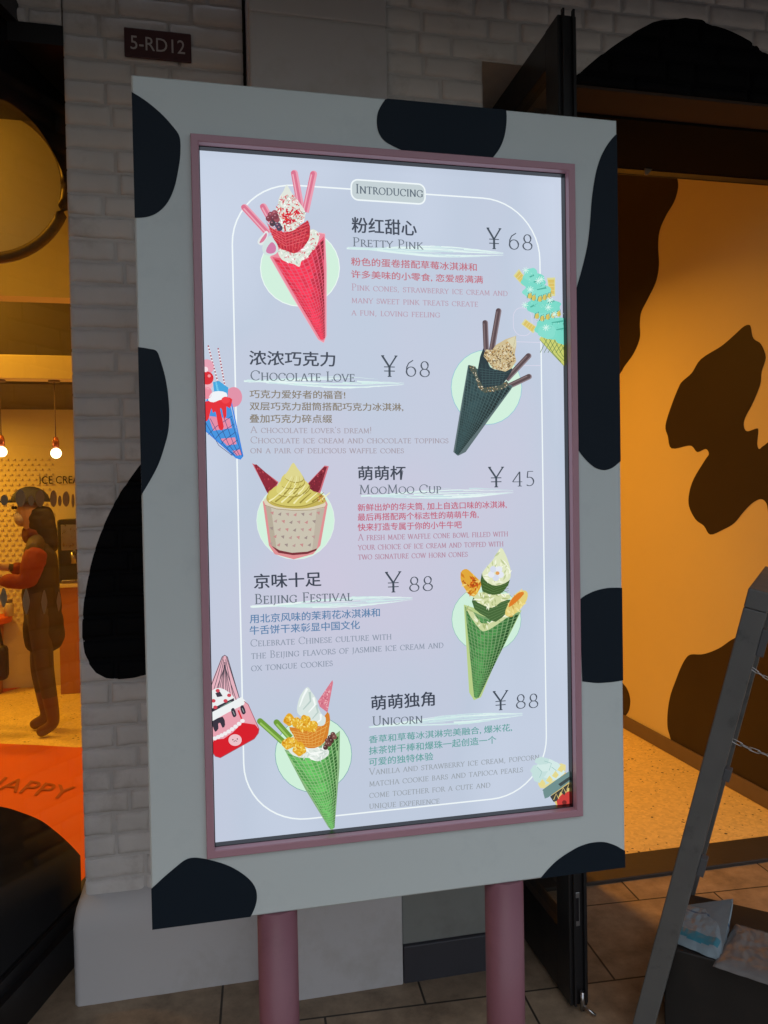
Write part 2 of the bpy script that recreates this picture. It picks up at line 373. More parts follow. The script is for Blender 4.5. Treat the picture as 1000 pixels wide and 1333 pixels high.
# soffit lining of the recess and the entrance frame
bm = newbm()
box(bm, (1.215, WALL_Y+.012, LINT-.012), (4.2, WALL_Y+.16, LINT-.002), 1)
box(bm, (1.215, WALL_Y+.163, LINT-.02), (4.2, DOOR_Y+.04, LINT-.006), 0)
M_woodS = mat('brown_timber_soffit', (.05, .03, .02), .85, noise=.3, nscale=16)
part('soffit_lining', bm, [mat('matt_black_soffit', (.012, .010, .009), .9, spec=.05), M_woodS], shop)
bm = newbm(); hz = atY(860, 210, DOOR_Y).z
box(bm, (JX-.08, DOOR_Y, LINT-.02), (ROOM_X1+.05, DOOR_Y+.06, CEIL+.05)); box(bm, (1.486, DOOR_Y+.002, hz-.012), (ROOM_X1-.002, DOOR_Y+.05, LINT-.021), 0, .002)
box(bm, (JX-.08, DOOR_Y-.02, G), (JX-.002, DOOR_Y+.058, LINT-.021), 0, .003); box(bm, (JX-.0015, DOOR_Y-.015, G+.015), (1.485, DOOR_Y+.058, LINT-.021), 0, .003)
df = part('door_frame', bm, M_metal, shop)
bm = newbm(); zb = hz-.013
M_rail = mat('tan_anodised_rail', (.42, .34, .25), .4, .3, noise=.1)
a = atY(820, 206, DOOR_Y+.02); b_ = atY(872, 210, DOOR_Y+.02)
box(bm, (a.x-.16, DOOR_Y-.012, zb-.012), (b_.x, DOOR_Y+.03, zb), 0, .002); c_ = atY(838, 212, DOOR_Y)
slab(bm, [(c_.x, DOOR_Y-.01, zb-.012), (c_.x+.045, DOOR_Y-.01, zb-.012), (c_.x+.012, DOOR_Y-.01, zb-.05), (c_.x, DOOR_Y-.01, zb-.05)], (0, 1, 0), .004)
part('closer_rail', bm, M_rail, df); bm = newbm()
p0, p1 = atY(945, 217, DOOR_Y-.03), atY(1040, 196, DOOR_Y-.2)
tube(bm, [p0, p1], .006, 8)
part('closer_arm', bm, M_rail, df)
# left jamb reveal between wall and door
bm = newbm(); box(bm, (JX-.09, WALL_Y+.502, G), (JX-.082, DOOR_Y-.02, LINT)); part('reveal_panel', bm, M_plaster, shop)
# interior shell
bm = newbm()
box(bm, (ROOM_X1, DOOR_Y+.061, G), (ROOM_X1+.1, ROOM_Y1+.1, CEIL))
box(bm, (ROOM_X1+.02, WALL_Y+.52, G), (ROOM_X1+.1, DOOR_Y, LINT-.03))
X = ROOM_X1-.0012
def wx(l): return [atX(x, y, X) for x, y in l]
s1 = smooth_open([(883, 205), (880, 216), (881, 227), (883, 243), (878, 262), (867, 281), (859, 300), (857, 320), (858, 345), (854, 367), (843, 390), (835, 406), (833, 421), (833, 440), (825, 460), (813, 477), (806, 488), (780, 520)])
poly(bm, wx([(v[0], v[1]) for v in [Vector((p[0], p[1])) for p in s1]] + [(700, 500), (700, 195), (800, 195)]) if False else [atX(v[0], v[1], X) for v in s1]+[atX(760, 500, X), atX(760, 180, X), atX(883, 180, X)], 1)
but = [(480, 95), (490, 110), (497, 150), (510, 175), (545, 200), (570, 270), (548, 350), (540, 420), (500, 520), (458, 600), (452, 645), (470, 672), (520, 657), (530, 668), (524, 740), (535, 768), (560, 750), (620, 730), (700, 900), (640, 1190), (590, 1130), (575, 1065), (545, 1040), (500, 1060), (450, 1110), (400, 1170), (340, 1205), (270, 1232), (235, 1185), (190, 1150), (155, 1080), (155, 1010), (180, 930), (240, 830), (262, 795), (245, 768), (200, 785), (175, 757), (150, 750), (60, 765), (40, 700), (27, 640), (60, 530), (100, 430), (120, 400), (170, 355), (220, 280), (330, 210), (400, 150), (450, 105)]
poly(bm, [atX(v[0], v[1], X) for v in smooth_closed([(860+x/4.164, 400+y/4.164) for x, y in but], 4)], 1)
s3 = smooth_open([(1040, 790), (1000, 812), (970, 826), (954, 832), (936, 844), (916, 851.5), (900, 852), (893, 857), (886, 870), (879, 888), (873, 905), (869.5, 925), (869, 945), (872, 958), (880, 985)])
poly(bm, [atX(v[0], v[1], X) for v in s3]+[atX(1040, 1080, X)], 1)
poly(bm, [atX(v[0], v[1], X) for v in smooth_closed([(800, 885), (813, 892), (819, 903), (820.5, 916), (816, 930), (800, 938)], 5)], 1)
part('passage_wall', bm, [M_cream, M_cow], shop)
bm = newbm(); box(bm, (ROOM_X1-.012, DOOR_Y+.061, G+.009), (ROOM_X1-.0002, ROOM_Y1, G+.092), 0, .002); part('skirting', bm, M_brown, shop)
bm = newbm(); box(bm, (ROOM_X0, ROOM_Y1, G), (ROOM_X1-.001, ROOM_Y1+.1, CEIL))
for i in range(34):
    for j in range(34):                       # embossed slots of the perforated wall cladding
        x = -1.95+j*.034*1.5+(.0255 if i % 2 else 0); z = -.15+i*.040
        if x > -1.18: continue
        box(bm, (x, ROOM_Y1-.012, z), (x+.024, ROOM_Y1-.0005, z+.014))
part('back_wall', bm, M_cream, shop)
bm = newbm(); box(bm, (ROOM_X0-.1, -1.5, G), (ROOM_X0, ROOM_Y1+.1, CEIL)); part('side_wall', bm, M_cream, shop)
bm = newbm(); box(bm, (ROOM_X0, 1.16, CEIL), (ROOM_X1, ROOM_Y1, CEIL+.08)); part('ceiling', bm, M_cream, shop)
bm = newbm(); box(bm, (PX0+.112, PIER_Y+.112, G), (PX2, 1.44, SOFFIT)); box(bm, (PX2, WALL_Y+.502, G), (JX-.081, DOOR_Y-.021, CEIL)); part('inner_lining', bm, M_dark, shop)
bm = newbm(); box(bm, (-1.6, PIER_Y+.004, hw.z-.06), (PX0-.001, 1.44, hw.z-.001)); part('window_lintel', bm, M_metal, shop)
bm = newbm(); box(bm, (-3.3, 1.0, SOFFIT+.002), (4.3, 1.16, CEIL+.08)); part('upper_wall', bm, M_dark, shop)
bm = newbm(); box(bm, (ROOM_X0-.1, -1.5, G), (-1.16, -1.38, SOFFIT)); part('bay_end_wall', bm, M_cream, shop)
bm = newbm(); slab(bm, [(ROOM_X0-.1, -1.5, SOFFIT-.05), (-1.16, -1.5, SOFFIT-.05), (-.37, 1.15, SOFFIT-.05), (-.29, 1.42, SOFFIT-.05), (ROOM_X0-.1, 1.42, SOFFIT-.05)], (0, 0, 1), .052); part('bay_ceiling', bm, M_dark, shop)
# beams and bulkhead of the interior
bm = newbm(); zb1 = atY(40, 386, 2.6).z
box(bm, (ROOM_X0, 2.6, zb1), (.6, 2.72, CEIL-.001)); part('bulkhead', bm, M_cream, shop)
bm = newbm(); za, zc = atY(40, 462, 3.5).z, atY(40, 493, 3.5).z
box(bm, (ROOM_X0, 3.5, min(za, zc)), (.6, 3.62, max(za, zc)), 0, .004); part('beam', bm, M_cream, shop)
bm = newbm(); box(bm, (ROOM_X0, 3.70, atY(40, 500, 3.7).z), (.6, ROOM_Y1-.02, CEIL-.002)); part('dropped_ceiling', bm, M_dark, shop)
# ------------------------------------------------------------------ shop window (left)
A0, B0 = Vector((-.30, 1.335)), Vector((-.80, -.165+.0))
wd = Vector((-.104, -.311)).normalized(); wn = Vector((wd.y, -wd.x))      # along the glass, and its inward/outward normal
P0 = Vector((-.3585, 1.16))                                             # back end of the pane at the pier
def wp(s, z, off=0.): q = P0+wd*s+wn*off; return Vector((q.x, q.y, z))
def at_pane(x, y):
    v = ray(x, y); n = Vector((wn.x, wn.y, 0)); t = (Vector((P0.x, P0.y, 0))-Vector((CAM[0], CAM[1], 0))).dot(n)/Vector(v).dot(n)
    q = Vector(CAM)+t*Vector(v); return q
win = bpy.data.objects.new('window', None)
def glass_material():
    M = bpy.data.materials.new('shop_window_glass'); M.use_nodes = True; nt = M.node_tree; nt.nodes.clear()
    o = nt.nodes.new('ShaderNodeOutputMaterial'); t = nt.nodes.new('ShaderNodeBsdfTransparent'); g = nt.nodes.new('ShaderNodeBsdfGlossy'); g.inputs['Roughness'].default_value = .01
    t.inputs[0].default_value = (.9, .92, .9, 1); lw = nt.nodes.new('ShaderNodeLayerWeight'); mx = nt.nodes.new('ShaderNodeMixShader')
    pw = nt.nodes.new('ShaderNodeMath'); pw.operation = 'POWER'; pw.inputs[1].default_value = 4.2; nt.links.new(lw.outputs['Facing'], pw.inputs[0])
    ma = nt.nodes.new('ShaderNodeMath'); ma.operation = 'MULTIPLY_ADD'; ma.inputs[1].default_value = .92; ma.inputs[2].default_value = .07; nt.links.new(pw.outputs[0], ma.inputs[0])
    nt.links.new(ma.outputs[0], mx.inputs[0]); nt.links.new(t.outputs[0], mx.inputs[1]); nt.links.new(g.outputs[0], mx.inputs[2]); nt.links.new(mx.outputs[0], o.inputs[0]); return M
M_glass = glass_material()
S1 = 2.6; ztop = 2.255
bm = newbm()
zs0 = G+.17
poly(bm, [wp(-.262, zs0), wp(S1, zs0), wp(S1, ztop), wp(-.262, ztop)])
pane = part('window_pane', bm, M_glass, shop)
def off_pane(p, d=.002):                     # outward (towards camera side)
    n = Vector((wn.x, wn.y, 0)); 
    if (Vector(CAM)-p).dot(n) < 0: n = -n
    return p+n*d
M_film = mat('black_window_film', (.008, .008, .010), .12, spec=.5)
top_curve = smooth_open([(-140, 160), (-90, 138), (-40, 124), (0, 129), (22, 141), (45, 162), (63, 189), (76, 214), (84, 236), (92, 262), (99, 300), (103, 340)], 5)
bot_curve = smooth_open([(-160, 1085), (-100, 1058), (-50, 1045), (0, 1050), (28, 1058), (52, 1068), (70, 1081), (85, 1094), (97, 1106), (104, 1114)], 5)
for curve, zend in ((top_curve, 2.25), (bot_curve, zs0+.001)):
    bm = newbm(); pts = [off_pane(at_pane(v[0], v[1])) for v in curve]
    A_ = [bm.verts.new(p) for p in pts]; B_ = [bm.verts.new((p.x, p.y, zend)) for p in pts]
    for i in range(len(pts)-1): bm.faces.new((A_[i], A_[i+1], B_[i+1], B_[i]))
    part('black_spot_decal', bm, M_film, pane)
def oval(cx, cy, rx, ry, pointy=False):
    L = []; bm = newbm()
    for k in range(20):
        a = 2*math.pi*k/20; sx = math.cos(a)*rx*(1-abs(math.sin(a))*.45 if pointy else 1)
        L.append(off_pane(at_pane(cx+sx, cy+math.sin(a)*ry), .0015))
    poly(bm, L); part('white_dot_decal', bm, M_white, pane)
for c in [(5, 651, 5, 7), (26, 648, 6.5, 11.5), (40, 651.5, 4, 7), (51.5, 649, 6, 11), (69, 649, 4.5, 11), (77.3, 652, 2.4, 7), (85.5, 649.5, 4.6, 10), (94.5, 652, 2, 9)]: oval(*c)
for c in [(4, 778, 5, 13), (33.5, 783, 5, 17), (57, 784, 4.2, 16), (76, 783, 3, 13)]: oval(*c, True)
bm = newbm()
def wbox(s0, s1, z0, z1, o0, o1, bm):
    c = [wp(s0, z0, o0), wp(s1, z0, o0), wp(s1, z0, o1), wp(s0, z0, o1)]
    slab(bm, c, (0, 0, 1), z1-z0)
sg = 1 if (Vector((CAM[0], CAM[1]))-P0).dot(wn) > 0 else -1
wbox(-.2, S1, G, G+.13, sg*.035, -sg*.06, bm); wbox(-.2, S1, G+.13, zs0+.002, sg*.012, -sg*.05, bm)
part('window_sill', bm, M_metal, shop)
bm = newbm(); wbox(-.2, S1, ztop-.002, ztop+.30, sg*.03, -sg*.07, bm); part('window_head', bm, M_metal, shop)
bm = newbm(); wbox(-.262, -.225, zs0+.003, ztop-.003, sg*.012, -sg*.03, bm); part('end_seal', bm, mat('brown_window_seal', (.07, .03, .018), .6), shop)
# ------------------------------------------------------------------ canopy (unseen; its reach and front fascia are shaped to darken the upper wall)
bm = newbm(); box(bm, (-4, -1.6, SOFFIT+.06), (5, WALL_Y-.002, SOFFIT+.25), 0, .01); box(bm, (-4, -1.66, 2.48), (5, -1.601, SOFFIT+.25), 0, .006)
o = finish('canopy', bm, M_dark); tag(o, 'unseen dark canopy slab over the shop front, shaped to shade its wall', 'canopy')
# ------------------------------------------------------------------ threshold
bm = newbm(); box(bm, (JX-.08, 1.155, G-.02), (4.2, DOOR_Y+.035, G+.014), 0, .004); struct(finish('threshold', bm, M_thresh))
# orange zone of the shop floor with its lettering
bm = newbm()
e1 = [atZ(x, y, G+.013) for x, y in [(-220, 960), (0, 968), (50, 970), (100, 973)]]
poly(bm, [Vector((-.3, 1.25, G+.013)), Vector((-.2, e1[-1].y, G+.013)), e1[-1], e1[2], e1[1], e1[0], Vector((-2.2, 1.3, G+.013))])
poly(bm, [atZ(x, y, G+.013) for x, y in [(-70, 900), (12, 882), (27, 895), (-10, 905), (-70, 905)]])
ofl = finish('orange_floor_covering', bm, M_orange); struct(ofl)
bm = newbm(); M_script = mat('brown_floor_script', (.36, .08, .02), .6)
q0, q1, q2 = atZ(-28, 1024, G+.018), atZ(86, 1041, G+.018), atZ(-30, 1006, G+.018)
text_on(bm, 'HAPPY', lambda u, v: q0+(q1-q0)*u+(q2-q0)*v+(q1-q0)*.10*v+(q1-q0).normalized()*.05*v)
part('floor_lettering', bm, M_script, ofl)
# ------------------------------------------------------------------ shop interior things
def pendant(x, y, ztop, zbulb, label):
    t = thing('pendant_lamp', label, 'pendant lamp', (x, y, zbulb), 'bare bulb pendant lamps in the shop')
    bm = newbm(); tube(bm, [(x, y, ztop-.012), (x, y, ztop)], .035, 12); part('ceiling_rose', bm, M_brown, t)
    bm = newbm(); tube(bm, [(x, y, ztop-.012), (x, y, zbulb+.10)], .004, 6); part('cord', bm, M_brown, t)
    bm = newbm(); tube(bm, [(x, y, zbulb+.10), (x, y, zbulb+.075), (x, y, zbulb+.035)], [.012, .02, .02], 12); part('lamp_socket', bm, mat('copper_socket', (.4, .12, .07), .35, .6), t)
    bm = newbm(); bmesh.ops.create_uvsphere(bm, u_segments=16, v_segments=10, radius=.032, matrix=Matrix.Translation((x, y, zbulb))); part('bulb', bm, emat('glowing_bulb', (1, .80, .42), 7), t, True)
    L = bpy.data.lights.new('bulb_light', 'POINT'); L.energy = 2.5; L.color = (1, .55, .16); L.shadow_soft_size = .04
    lo = bpy.data.objects.new('bulb_light', L); COL.objects.link(lo); lo.parent = t; lo.location = (0, 0, -.07)
b1, b2 = atY(2, 588, 3.56), atY(73, 590, 3.56); zbm = min(za, zc)
pendant(b1.x, 3.56, zbm, b1.z, 'bare bulb pendant left of the person with cap, above its front arm')
pendant(b2.x, 3.56, zbm, b2.z, 'bare bulb pendant beside the pier, just above the ICE CREAM letters')
bm = newbm(); q0, q1 = atY(52, 630, ROOM_Y1-.01), atY(112, 632.5, ROOM_Y1-.01); q2 = atY(52, 620, ROOM_Y1-.01)
fs = text_on(bm, 'ICE CREAM', lambda u, v: Vector((q0.x+(q1.x-q0.x)*u, ROOM_Y1-.02, q0.z+(q2.z-q0.z)*v)))
bmesh.ops.solidify(bm, geom=fs, thickness=-.012)
tag(finish('wall_lettering', bm, M_letter), 'dark ICE CREAM letters fixed to the shop back wall', 'lettering')
# hoop: a big round disc with a dark rim hanging at the ceiling
c0 = atY(-20, 236, 1.72); r0 = (atY(87, 236, 1.72)-c0).length
hoop = thing('round_hanging_disc', 'large round amber disc with dark rim high behind the left window', 'hanging disc', c0)
bm = newbm(); bmesh.ops.create_circle(bm, cap_ends=True, radius=r0*.97, segments=64, matrix=Matrix.Translation(c0) @ Matrix.Rotation(math.pi/2, 4, 'X'))
bmesh.ops.solidify(bm, geom=list(bm.faces), thickness=.02); part('disc', bm, M_cream, hoop)
bm = newbm(); N = 64
tube(bm, [(c0.x+r0*math.cos(2*math.pi*k/N), c0.y-.012, c0.z+r0*math.sin(2*math.pi*k/N)) for k in range(N+1)], .022, 10); part('rim', bm, mat('bronze_rim', (.10, .07, .03), .4, .4), hoop)
bm = newbm(); tube(bm, [(c0.x, c0.y, c0.z+r0), (c0.x, c0.y, CEIL)], .006); part('hanger', bm, M_metal, hoop)
# orange drum table
q = atZ(-22, 905, G); tb = thing('drum_table', 'round orange drum table behind the left window, left of the person', 'table', (q.x, q.y, G+.008))
rt = abs((atY(18, 800, q.y)-atY(-22, 800, q.y)).x); zt = atY(0, 805, q.y-rt*.6).z
bm = newbm(); tube(bm, [(q.x, q.y, zt-.05), (q.x, q.y, zt-.01), (q.x, q.y, zt)], [rt*.98, rt, rt*.97], 40); part('table_top', bm, M_orange, tb)
bm = newbm(); tube(bm, [(q.x, q.y, G+.009), (q.x, q.y, zt-.052)], [rt*.62, rt*.72], 32); part('drum_base', bm, mat('brown_drum_side', (.42, .2, .09), .6, noise=.1), tb)
for k, (dx, dy, hh, c, lb) in enumerate(((.10, -.15, .10, (.30, .07, .02), 'small reddish jar on the orange drum table'), (.21, -.02, .13, (.55, .48, .36), 'taller pale jar on the orange drum table'))):
    jr = thing('jar', lb, 'jar', (q.x+dx, q.y+dy, zt), 'jars on the drum table')
    bm = newbm(); tube(bm, [(q.x+dx, q.y+dy, zt+.001), (q.x+dx, q.y+dy, zt+hh*.7), (q.x+dx, q.y+dy, zt+hh*.82)], [.034, .036, .026], 16); part('jar_body', bm, mat('jar_glaze', c, .3), jr)
    bm = newbm(); tube(bm, [(q.x+dx, q.y+dy, zt+hh*.825), (q.x+dx, q.y+dy, zt+hh)], [.028, .027], 16); part('lid', bm, M_brown, jr)
# counter behind the person at the right
q = atZ(90, 905, G)
ct = thing('counter', 'brown wooden counter beside the brick pier behind the person', 'counter', (q.x+.35, q.y+.2, G+.008))
qa = atY(72, 770, q.y).x; zt2 = atY(85, 760, q.y).z
bm = newbm(); box(bm, (qa+.02, q.y, G+.01), (qa+1.2, q.y+.5, zt2-.03), 0, .004); part('cabinet', bm, mat('orange_brown_timber', (.38, .14, .06), .5, noise=.2, nscale=6), ct)
bm = newbm(); box(bm, (qa, q.y-.02, zt2-.029), (qa+1.22, q.y+.52, zt2), 0, .004); part('counter_top', bm, M_cream, ct)
mc = thing('ice_cream_machine', 'dark boxy soft serve machine on the counter behind the person', 'ice cream machine', (qa+.28, q.y+.2, zt2))
bm = newbm(); box(bm, (qa+.02, q.y+.02, zt2+.001), (qa+.52, q.y+.42, zt2+.50), 0, .015); part('machine_body', bm, M_metal, mc)
bm = newbm(); box(bm, (qa+.05, q.y+.012, zt2+.26), (qa+.49, q.y+.0195, zt2+.46), 0, .004); part('front_panel', bm, M_steel, mc)
for k in range(2):
    bm = newbm(); tube(bm, [(qa+.15+k*.2, q.y+.02, zt2+.24), (qa+.15+k*.2, q.y-.05, zt2+.24), (qa+.15+k*.2, q.y-.05, zt2+.16)], .022, 10); part('tap', bm, M_steel, mc)
bm = newbm(); box(bm, (qa+.05, q.y-.018, zt2+.0015), (qa+.49, q.y+.0195, zt2+.03), 0, .004); part('drip_tray', bm, M_steel, mc)
# interior ceiling lamps (above the picture, they light shop and passage)
LZ = 2.468
def ceiling_lamp(x, y, z, power, size, col, label, zup=CEIL, spread=180):
    t = thing('ceiling_lamp', label, 'ceiling lamp', (x, y, z), 'round downlights in the shop')
    bm = newbm(); tube(bm, [(x, y, z+.001), (x, y, z+.05)], size*.62, 24); part('lamp_housing', bm, M_cream, t)
    if z < zup-.06: bm = newbm(); tube(bm, [(x, y, z+.051), (x, y, zup)], .012, 8); part('rod', bm, M_cream, t)
    L = bpy.data.lights.new('lamp_light', 'AREA'); L.shape = 'DISK'; L.size = size; L.energy = power; L.color = col; L.spread = math.radians(spread)
    lo = bpy.data.objects.new('lamp_light', L); COL.objects.link(lo); lo.parent = t; lo.location = (0, 0, -.004)
WARM = (1, .40, .03)
ceiling_lamp(1.12, 2.72, LZ, 47, .30, WARM, 'round downlight hung from the ceiling near the entrance', CEIL, 150)
ceiling_lamp(-1.35, 1.5, LZ, 17, .30, (1, .47, .035), 'round downlight hung from the ceiling near the left window')
ceiling_lamp(-1.5, 3.15, LZ, 25, .30, (1, .47, .035), 'round downlight hung from the ceiling above the person')
ceiling_lamp(-2.0, 4.35, atY(40, 500, 3.7).z-.052, 26, .30, (1, .47, .035), 'round flush lamp below the dropped ceiling', atY(40, 500, 3.7).z)
# ------------------------------------------------------------------ person inside the shop
def skin_mesh(name, verts, edges, mats, parent, root_i=0, sub=2, mat_fn=None):
    me = bpy.data.meshes.new(name); me.from_pydata([v[:3] for v in verts], edges, []); me.update()
    o = bpy.data.objects.new(name, me); COL.objects.link(o)
    md = o.modifiers.new('skin', 'SKIN'); md.use_smooth_shade = True
    for i, v in enumerate(verts):
        sv = me.skin_vertices[0].data[i]; sv.radius = (v[3], v[4] if len(v) > 4 else v[3]); sv.use_root = (i == root_i)
    s = o.modifiers.new('sub', 'SUBSURF'); s.levels = sub; s.render_levels = sub
    ev = o.evaluated_get(bpy.context.evaluated_depsgraph_get()); m2 = bpy.data.meshes.new_from_object(ev)
    bpy.data.objects.remove(o); bpy.data.meshes.remove(me); m2.name = name; m2.materials.clear()
    for x in (mats if isinstance(mats, list) else [mats]): m2.materials.append(x)
    for p in m2.polygons:
        p.use_smooth = True
        if mat_fn: p.material_index = mat_fn(p.center)
    o = bpy.data.objects.new(name, m2); COL.objects.link(o); o.parent = parent; return o
ft = atZ(63, 957, G-.004)
per = thing('person', 'person in dark cap, face mask and red jacket, seen through the left window', 'person', ft)
def J(f, s, z, r, r2=None):
    z *= 1.05; r *= 1.0; v = (-(f+.035*z/1.5), s, z, r)
    return v + ((r2,) if r2 else ())
M_skin = mat('skin', (.42, .25, .18), .5); M_trou = mat('dark_olive_trousers', (.07, .05, .03), .8, noise=.2, nscale=20); M_boot = mat('brown_boots', (.13, .055, .03), .5)
V = [J(0, 0, .80, .125, .10), J(0, 0, .98, .105, .09), J(.0, 0, 1.14, .125, .095), J(.015, 0, 1.245, .05), J(.03, 0, 1.31, .06), J(.05, 0, 1.39, .092, .082), J(.04, 0, 1.46, .072)]
E_ = [(0, 1), (1, 2), (2, 3), (3, 4), (4, 5), (5, 6)]
for s in (-1, 1):
    n = len(V); V += [J(.0, s*.09, .76, .085), J(.06 if s > 0 else -.02, s*.09, .42, .058), J(.02 if s > 0 else -.06, s*.09, .09, .042), J(.13 if s > 0 else .05, s*.095, .035, .036, .03)]
    E_ += [(0, n), (n, n+1), (n+1, n+2), (n+2, n+3)]
    n = len(V); zz = .0 if s < 0 else .06
    V += [J(-.01, s*.155, 1.17, .052), J(.03, s*.19, .97+zz*.3, .040), J(.22, s*.13, .98+zz, .028), J(.27, s*.125, .985+zz, .026, .016)]
    E_ += [(2, n), (n, n+1), (n+1, n+2), (n+2, n+3)]
    p = n+3
    for k, (dz, l) in enumerate(((.026, .062), (.009, .070), (-.009, .066), (-.025, .052))):
        m_ = len(V); V += [J(.315, s*.125, .985+zz+dz, .0085), J(.315+l*.55, s*.118, .98+zz+dz, .008), J(.315+l*.9, s*.10, .968+zz+dz, .007)]; E_ += [(p, m_), (m_, m_+1), (m_+1, m_+2)]
    m_ = len(V); V += [J(.285, s*.098, 1.005+zz, .009), J(.31, s*.08, 1.02+zz, .0085)]; E_ += [(p, m_), (m_, m_+1)]
skin_mesh('body', V, E_, [M_skin, M_trou, M_boot], per, 0, 2, lambda c: 2 if c.z < .27 else (1 if c.z < 1.315 and c.x > -.235 else 0))
from mathutils import noise as mnoise
M_sleeve = mat('red_sleeve', (.20, .022, .011), .8, noise=.2, nscale=14)
def folds(o, amp, sc):
    for v in o.data.vertices:
        k = mnoise.noise(Vector((v.co.x*sc, v.co.y*sc, v.co.z*sc*.45)))+.5*mnoise.noise(v.co*sc*2.3)
        v.co += v.normal*k*amp
    return o
M_coat = mat('dark_brown_coat', (.035, .022, .014), .85, noise=.3, nscale=18)
V = [J(-.01, 0, .50, .15, .14), J(-.01, 0, .70, .145, .13), J(-.005, 0, .92, .135, .118), J(-.005, 0, 1.13, .145, .108), J(.01, 0, 1.215, .08, .07)]
folds(skin_mesh('coat', V, [(0, 1), (1, 2), (2, 3), (3, 4)], M_coat, per, 0, 3), .016, 9)
folds(skin_mesh('scarf', [J(.02, .06, 1.24, .062), J(.075, 0, 1.235, .06), J(.02, -.06, 1.24, .062), J(-.03, 0, 1.25, .06)], [(0, 1), (1, 2), (2, 3), (3, 0)], mat('dark_red_scarf', (.10, .018, .012), .85, noise=.2, nscale=20), per, 0, 3), .012, 16)
for s in (-1, 1):
    zz = .0 if s < 0 else .06
    folds(skin_mesh('sleeve', [J(-.02, s*.13, 1.17, .075), J(-.005, s*.17, 1.10, .075), J(.03, s*.195, .97+zz*.3, .062), J(.13, s*.165, .975+zz*.6, .052), J(.21, s*.135, .98+zz, .046)], [(0, 1), (1, 2), (2, 3), (3, 4)], M_sleeve, per, 0, 3), .010, 15)
folds(skin_mesh('hair', [J(.0, 0, 1.42, .085, .100), J(-.012, 0, 1.36, .082, .098), J(-.03, 0, 1.26, .07, .095), J(-.055, 0, 1.12, .045, .08)], [(0, 1), (1, 2), (2, 3)], mat('dark_hair', (.02, .012, .008), .6), per, 0, 3), .010, 14)
bm = newbm(); c = J(.035, 0, 1.44, 0); bmesh.ops.create_uvsphere(bm, u_segments=24, v_segments=14, radius=.112, matrix=Matrix.Translation(c[:3]) @ Matrix.Diagonal((1.06, 1, .95, 1)))
bmesh.ops.bisect_plane(bm, geom=list(bm.verts)+list(bm.edges)+list(bm.faces), plane_co=(0, 0, c[2]+.005), plane_no=(0, 0, -1), clear_outer=True)
cp = finish('cap', bm, mat('dark_cap', (.012, .012, .015), .75), per, True)
bm = newbm(); c = J(.155, 0, 1.452, 0); bmesh.ops.create_uvsphere(bm, u_segments=16, v_segments=8, radius=.075, matrix=Matrix.Translation(c[:3]) @ Matrix.Diagonal((1, 1, .12, 1))); o = finish('peak', bm, cp.data.materials[0], cp, True)
bm = newbm(); c = J(.088, 0, 1.350, 0); bmesh.ops.create_uvsphere(bm, u_segments=16, v_segments=10, radius=.070, matrix=Matrix.Translation(c[:3]) @ Matrix.Diagonal((.70, .95, .80, 1))); finish('face_mask', bm, mat('pale_face_mask', (.40, .33, .30), .8), per, True)
for s in (-1, 1):
    bm = newbm(); c = J(.132, s*.032, 1.412, 0); bmesh.ops.create_uvsphere(bm, u_segments=10, v_segments=6, radius=.011, matrix=Matrix.Translation(c[:3])); finish('eye', bm, M_letter, per, True)
q = Vector(ft)+Vector((-.29, -.12, 0))
bag = thing('shoulder_bag', 'black bag hanging from the arm of the person inside', 'bag', (q.x, q.y, G+.62))
bm = newbm(); box(bm, (q.x-.09, q.y-.05, G+.40), (q.x+.09, q.y+.05, G+.62), 0, .03); part('bag_body', bm, M_cow, bag)
bm = newbm(); tube(bm, [(q.x-.06, q.y, G+.61), (q.x-.03, q.y, G+.80), (q.x, q.y-.0, G+.93), (q.x+.03, q.y, G+.80), (q.x+.06, q.y, G+.61)], .009, 8); part('handle', bm, M_cow, bag)
# ------------------------------------------------------------------ door leaf, opened outwards
DX, DY0, DY1 = 1.118, .517, 1.272
dzt, dzb = 2.195, G+.012
door = bpy.data.objects.new('door', None); COL.objects.link(door); door.parent = shop; door.location = Vector((DX, DY1, G))-Vector(shop.location)
bm = newbm(); tk = .058; st = .085
box(bm, (DX, DY0, dzb), (DX+tk, DY0+st, dzt), 0, .003); box(bm, (DX, DY1-st, dzb), (DX+tk, DY1, dzt), 0, .003)
box(bm, (DX+.002, DY0+st+.0005, dzt-.11), (DX+tk-.002, DY1-st-.0005, dzt), 0, .003); box(bm, (DX+.002, DY0+st+.0005, dzb), (DX+tk-.002, DY1-st-.0005, dzb+.19), 0, .003)
for yy in (DX+.010, DX+tk-.016): box(bm, (yy, DY0-.012, dzb+.004), (yy+.006, DY0-.0002, dzt+.012), 0)
part('door_frame', bm, M_metal, door)
bm = newbm(); box(bm, (DX+.024, DY0+st+.001, dzb+.191), (DX+.030, DY1-st-.001, dzt-.111)); part('pane', bm, M_glass, door)
bm = newbm(); lp = atY(752, 1183, DY0)
box(bm, (lp.x-.011, DY0-.004, lp.z-.05), (lp.x+.006, DY0-.0003, lp.z+.05), 0, .002); box(bm, (lp.x-.007, DY0-.005, lp.z-.034), (lp.x+.002, DY0-.0041, lp.z+.034), 1)
part('lock_plate', bm, [mat('grey_lock_steel', (.30, .30, .31), .35, .8), M_bezel], door)
bm = newbm(); tube(bm, [(DX+.03, DY0-.018, dzb-.004), (DX+.03, DY0-.018, dzb+.05)], .007, 8); tube(bm, [(DX+.03, DY0-.018, dzb+.012), (DX+.055, DY0-.05, dzb-.004)], .004, 8)
part('floor_bolt', bm, M_steel, door)
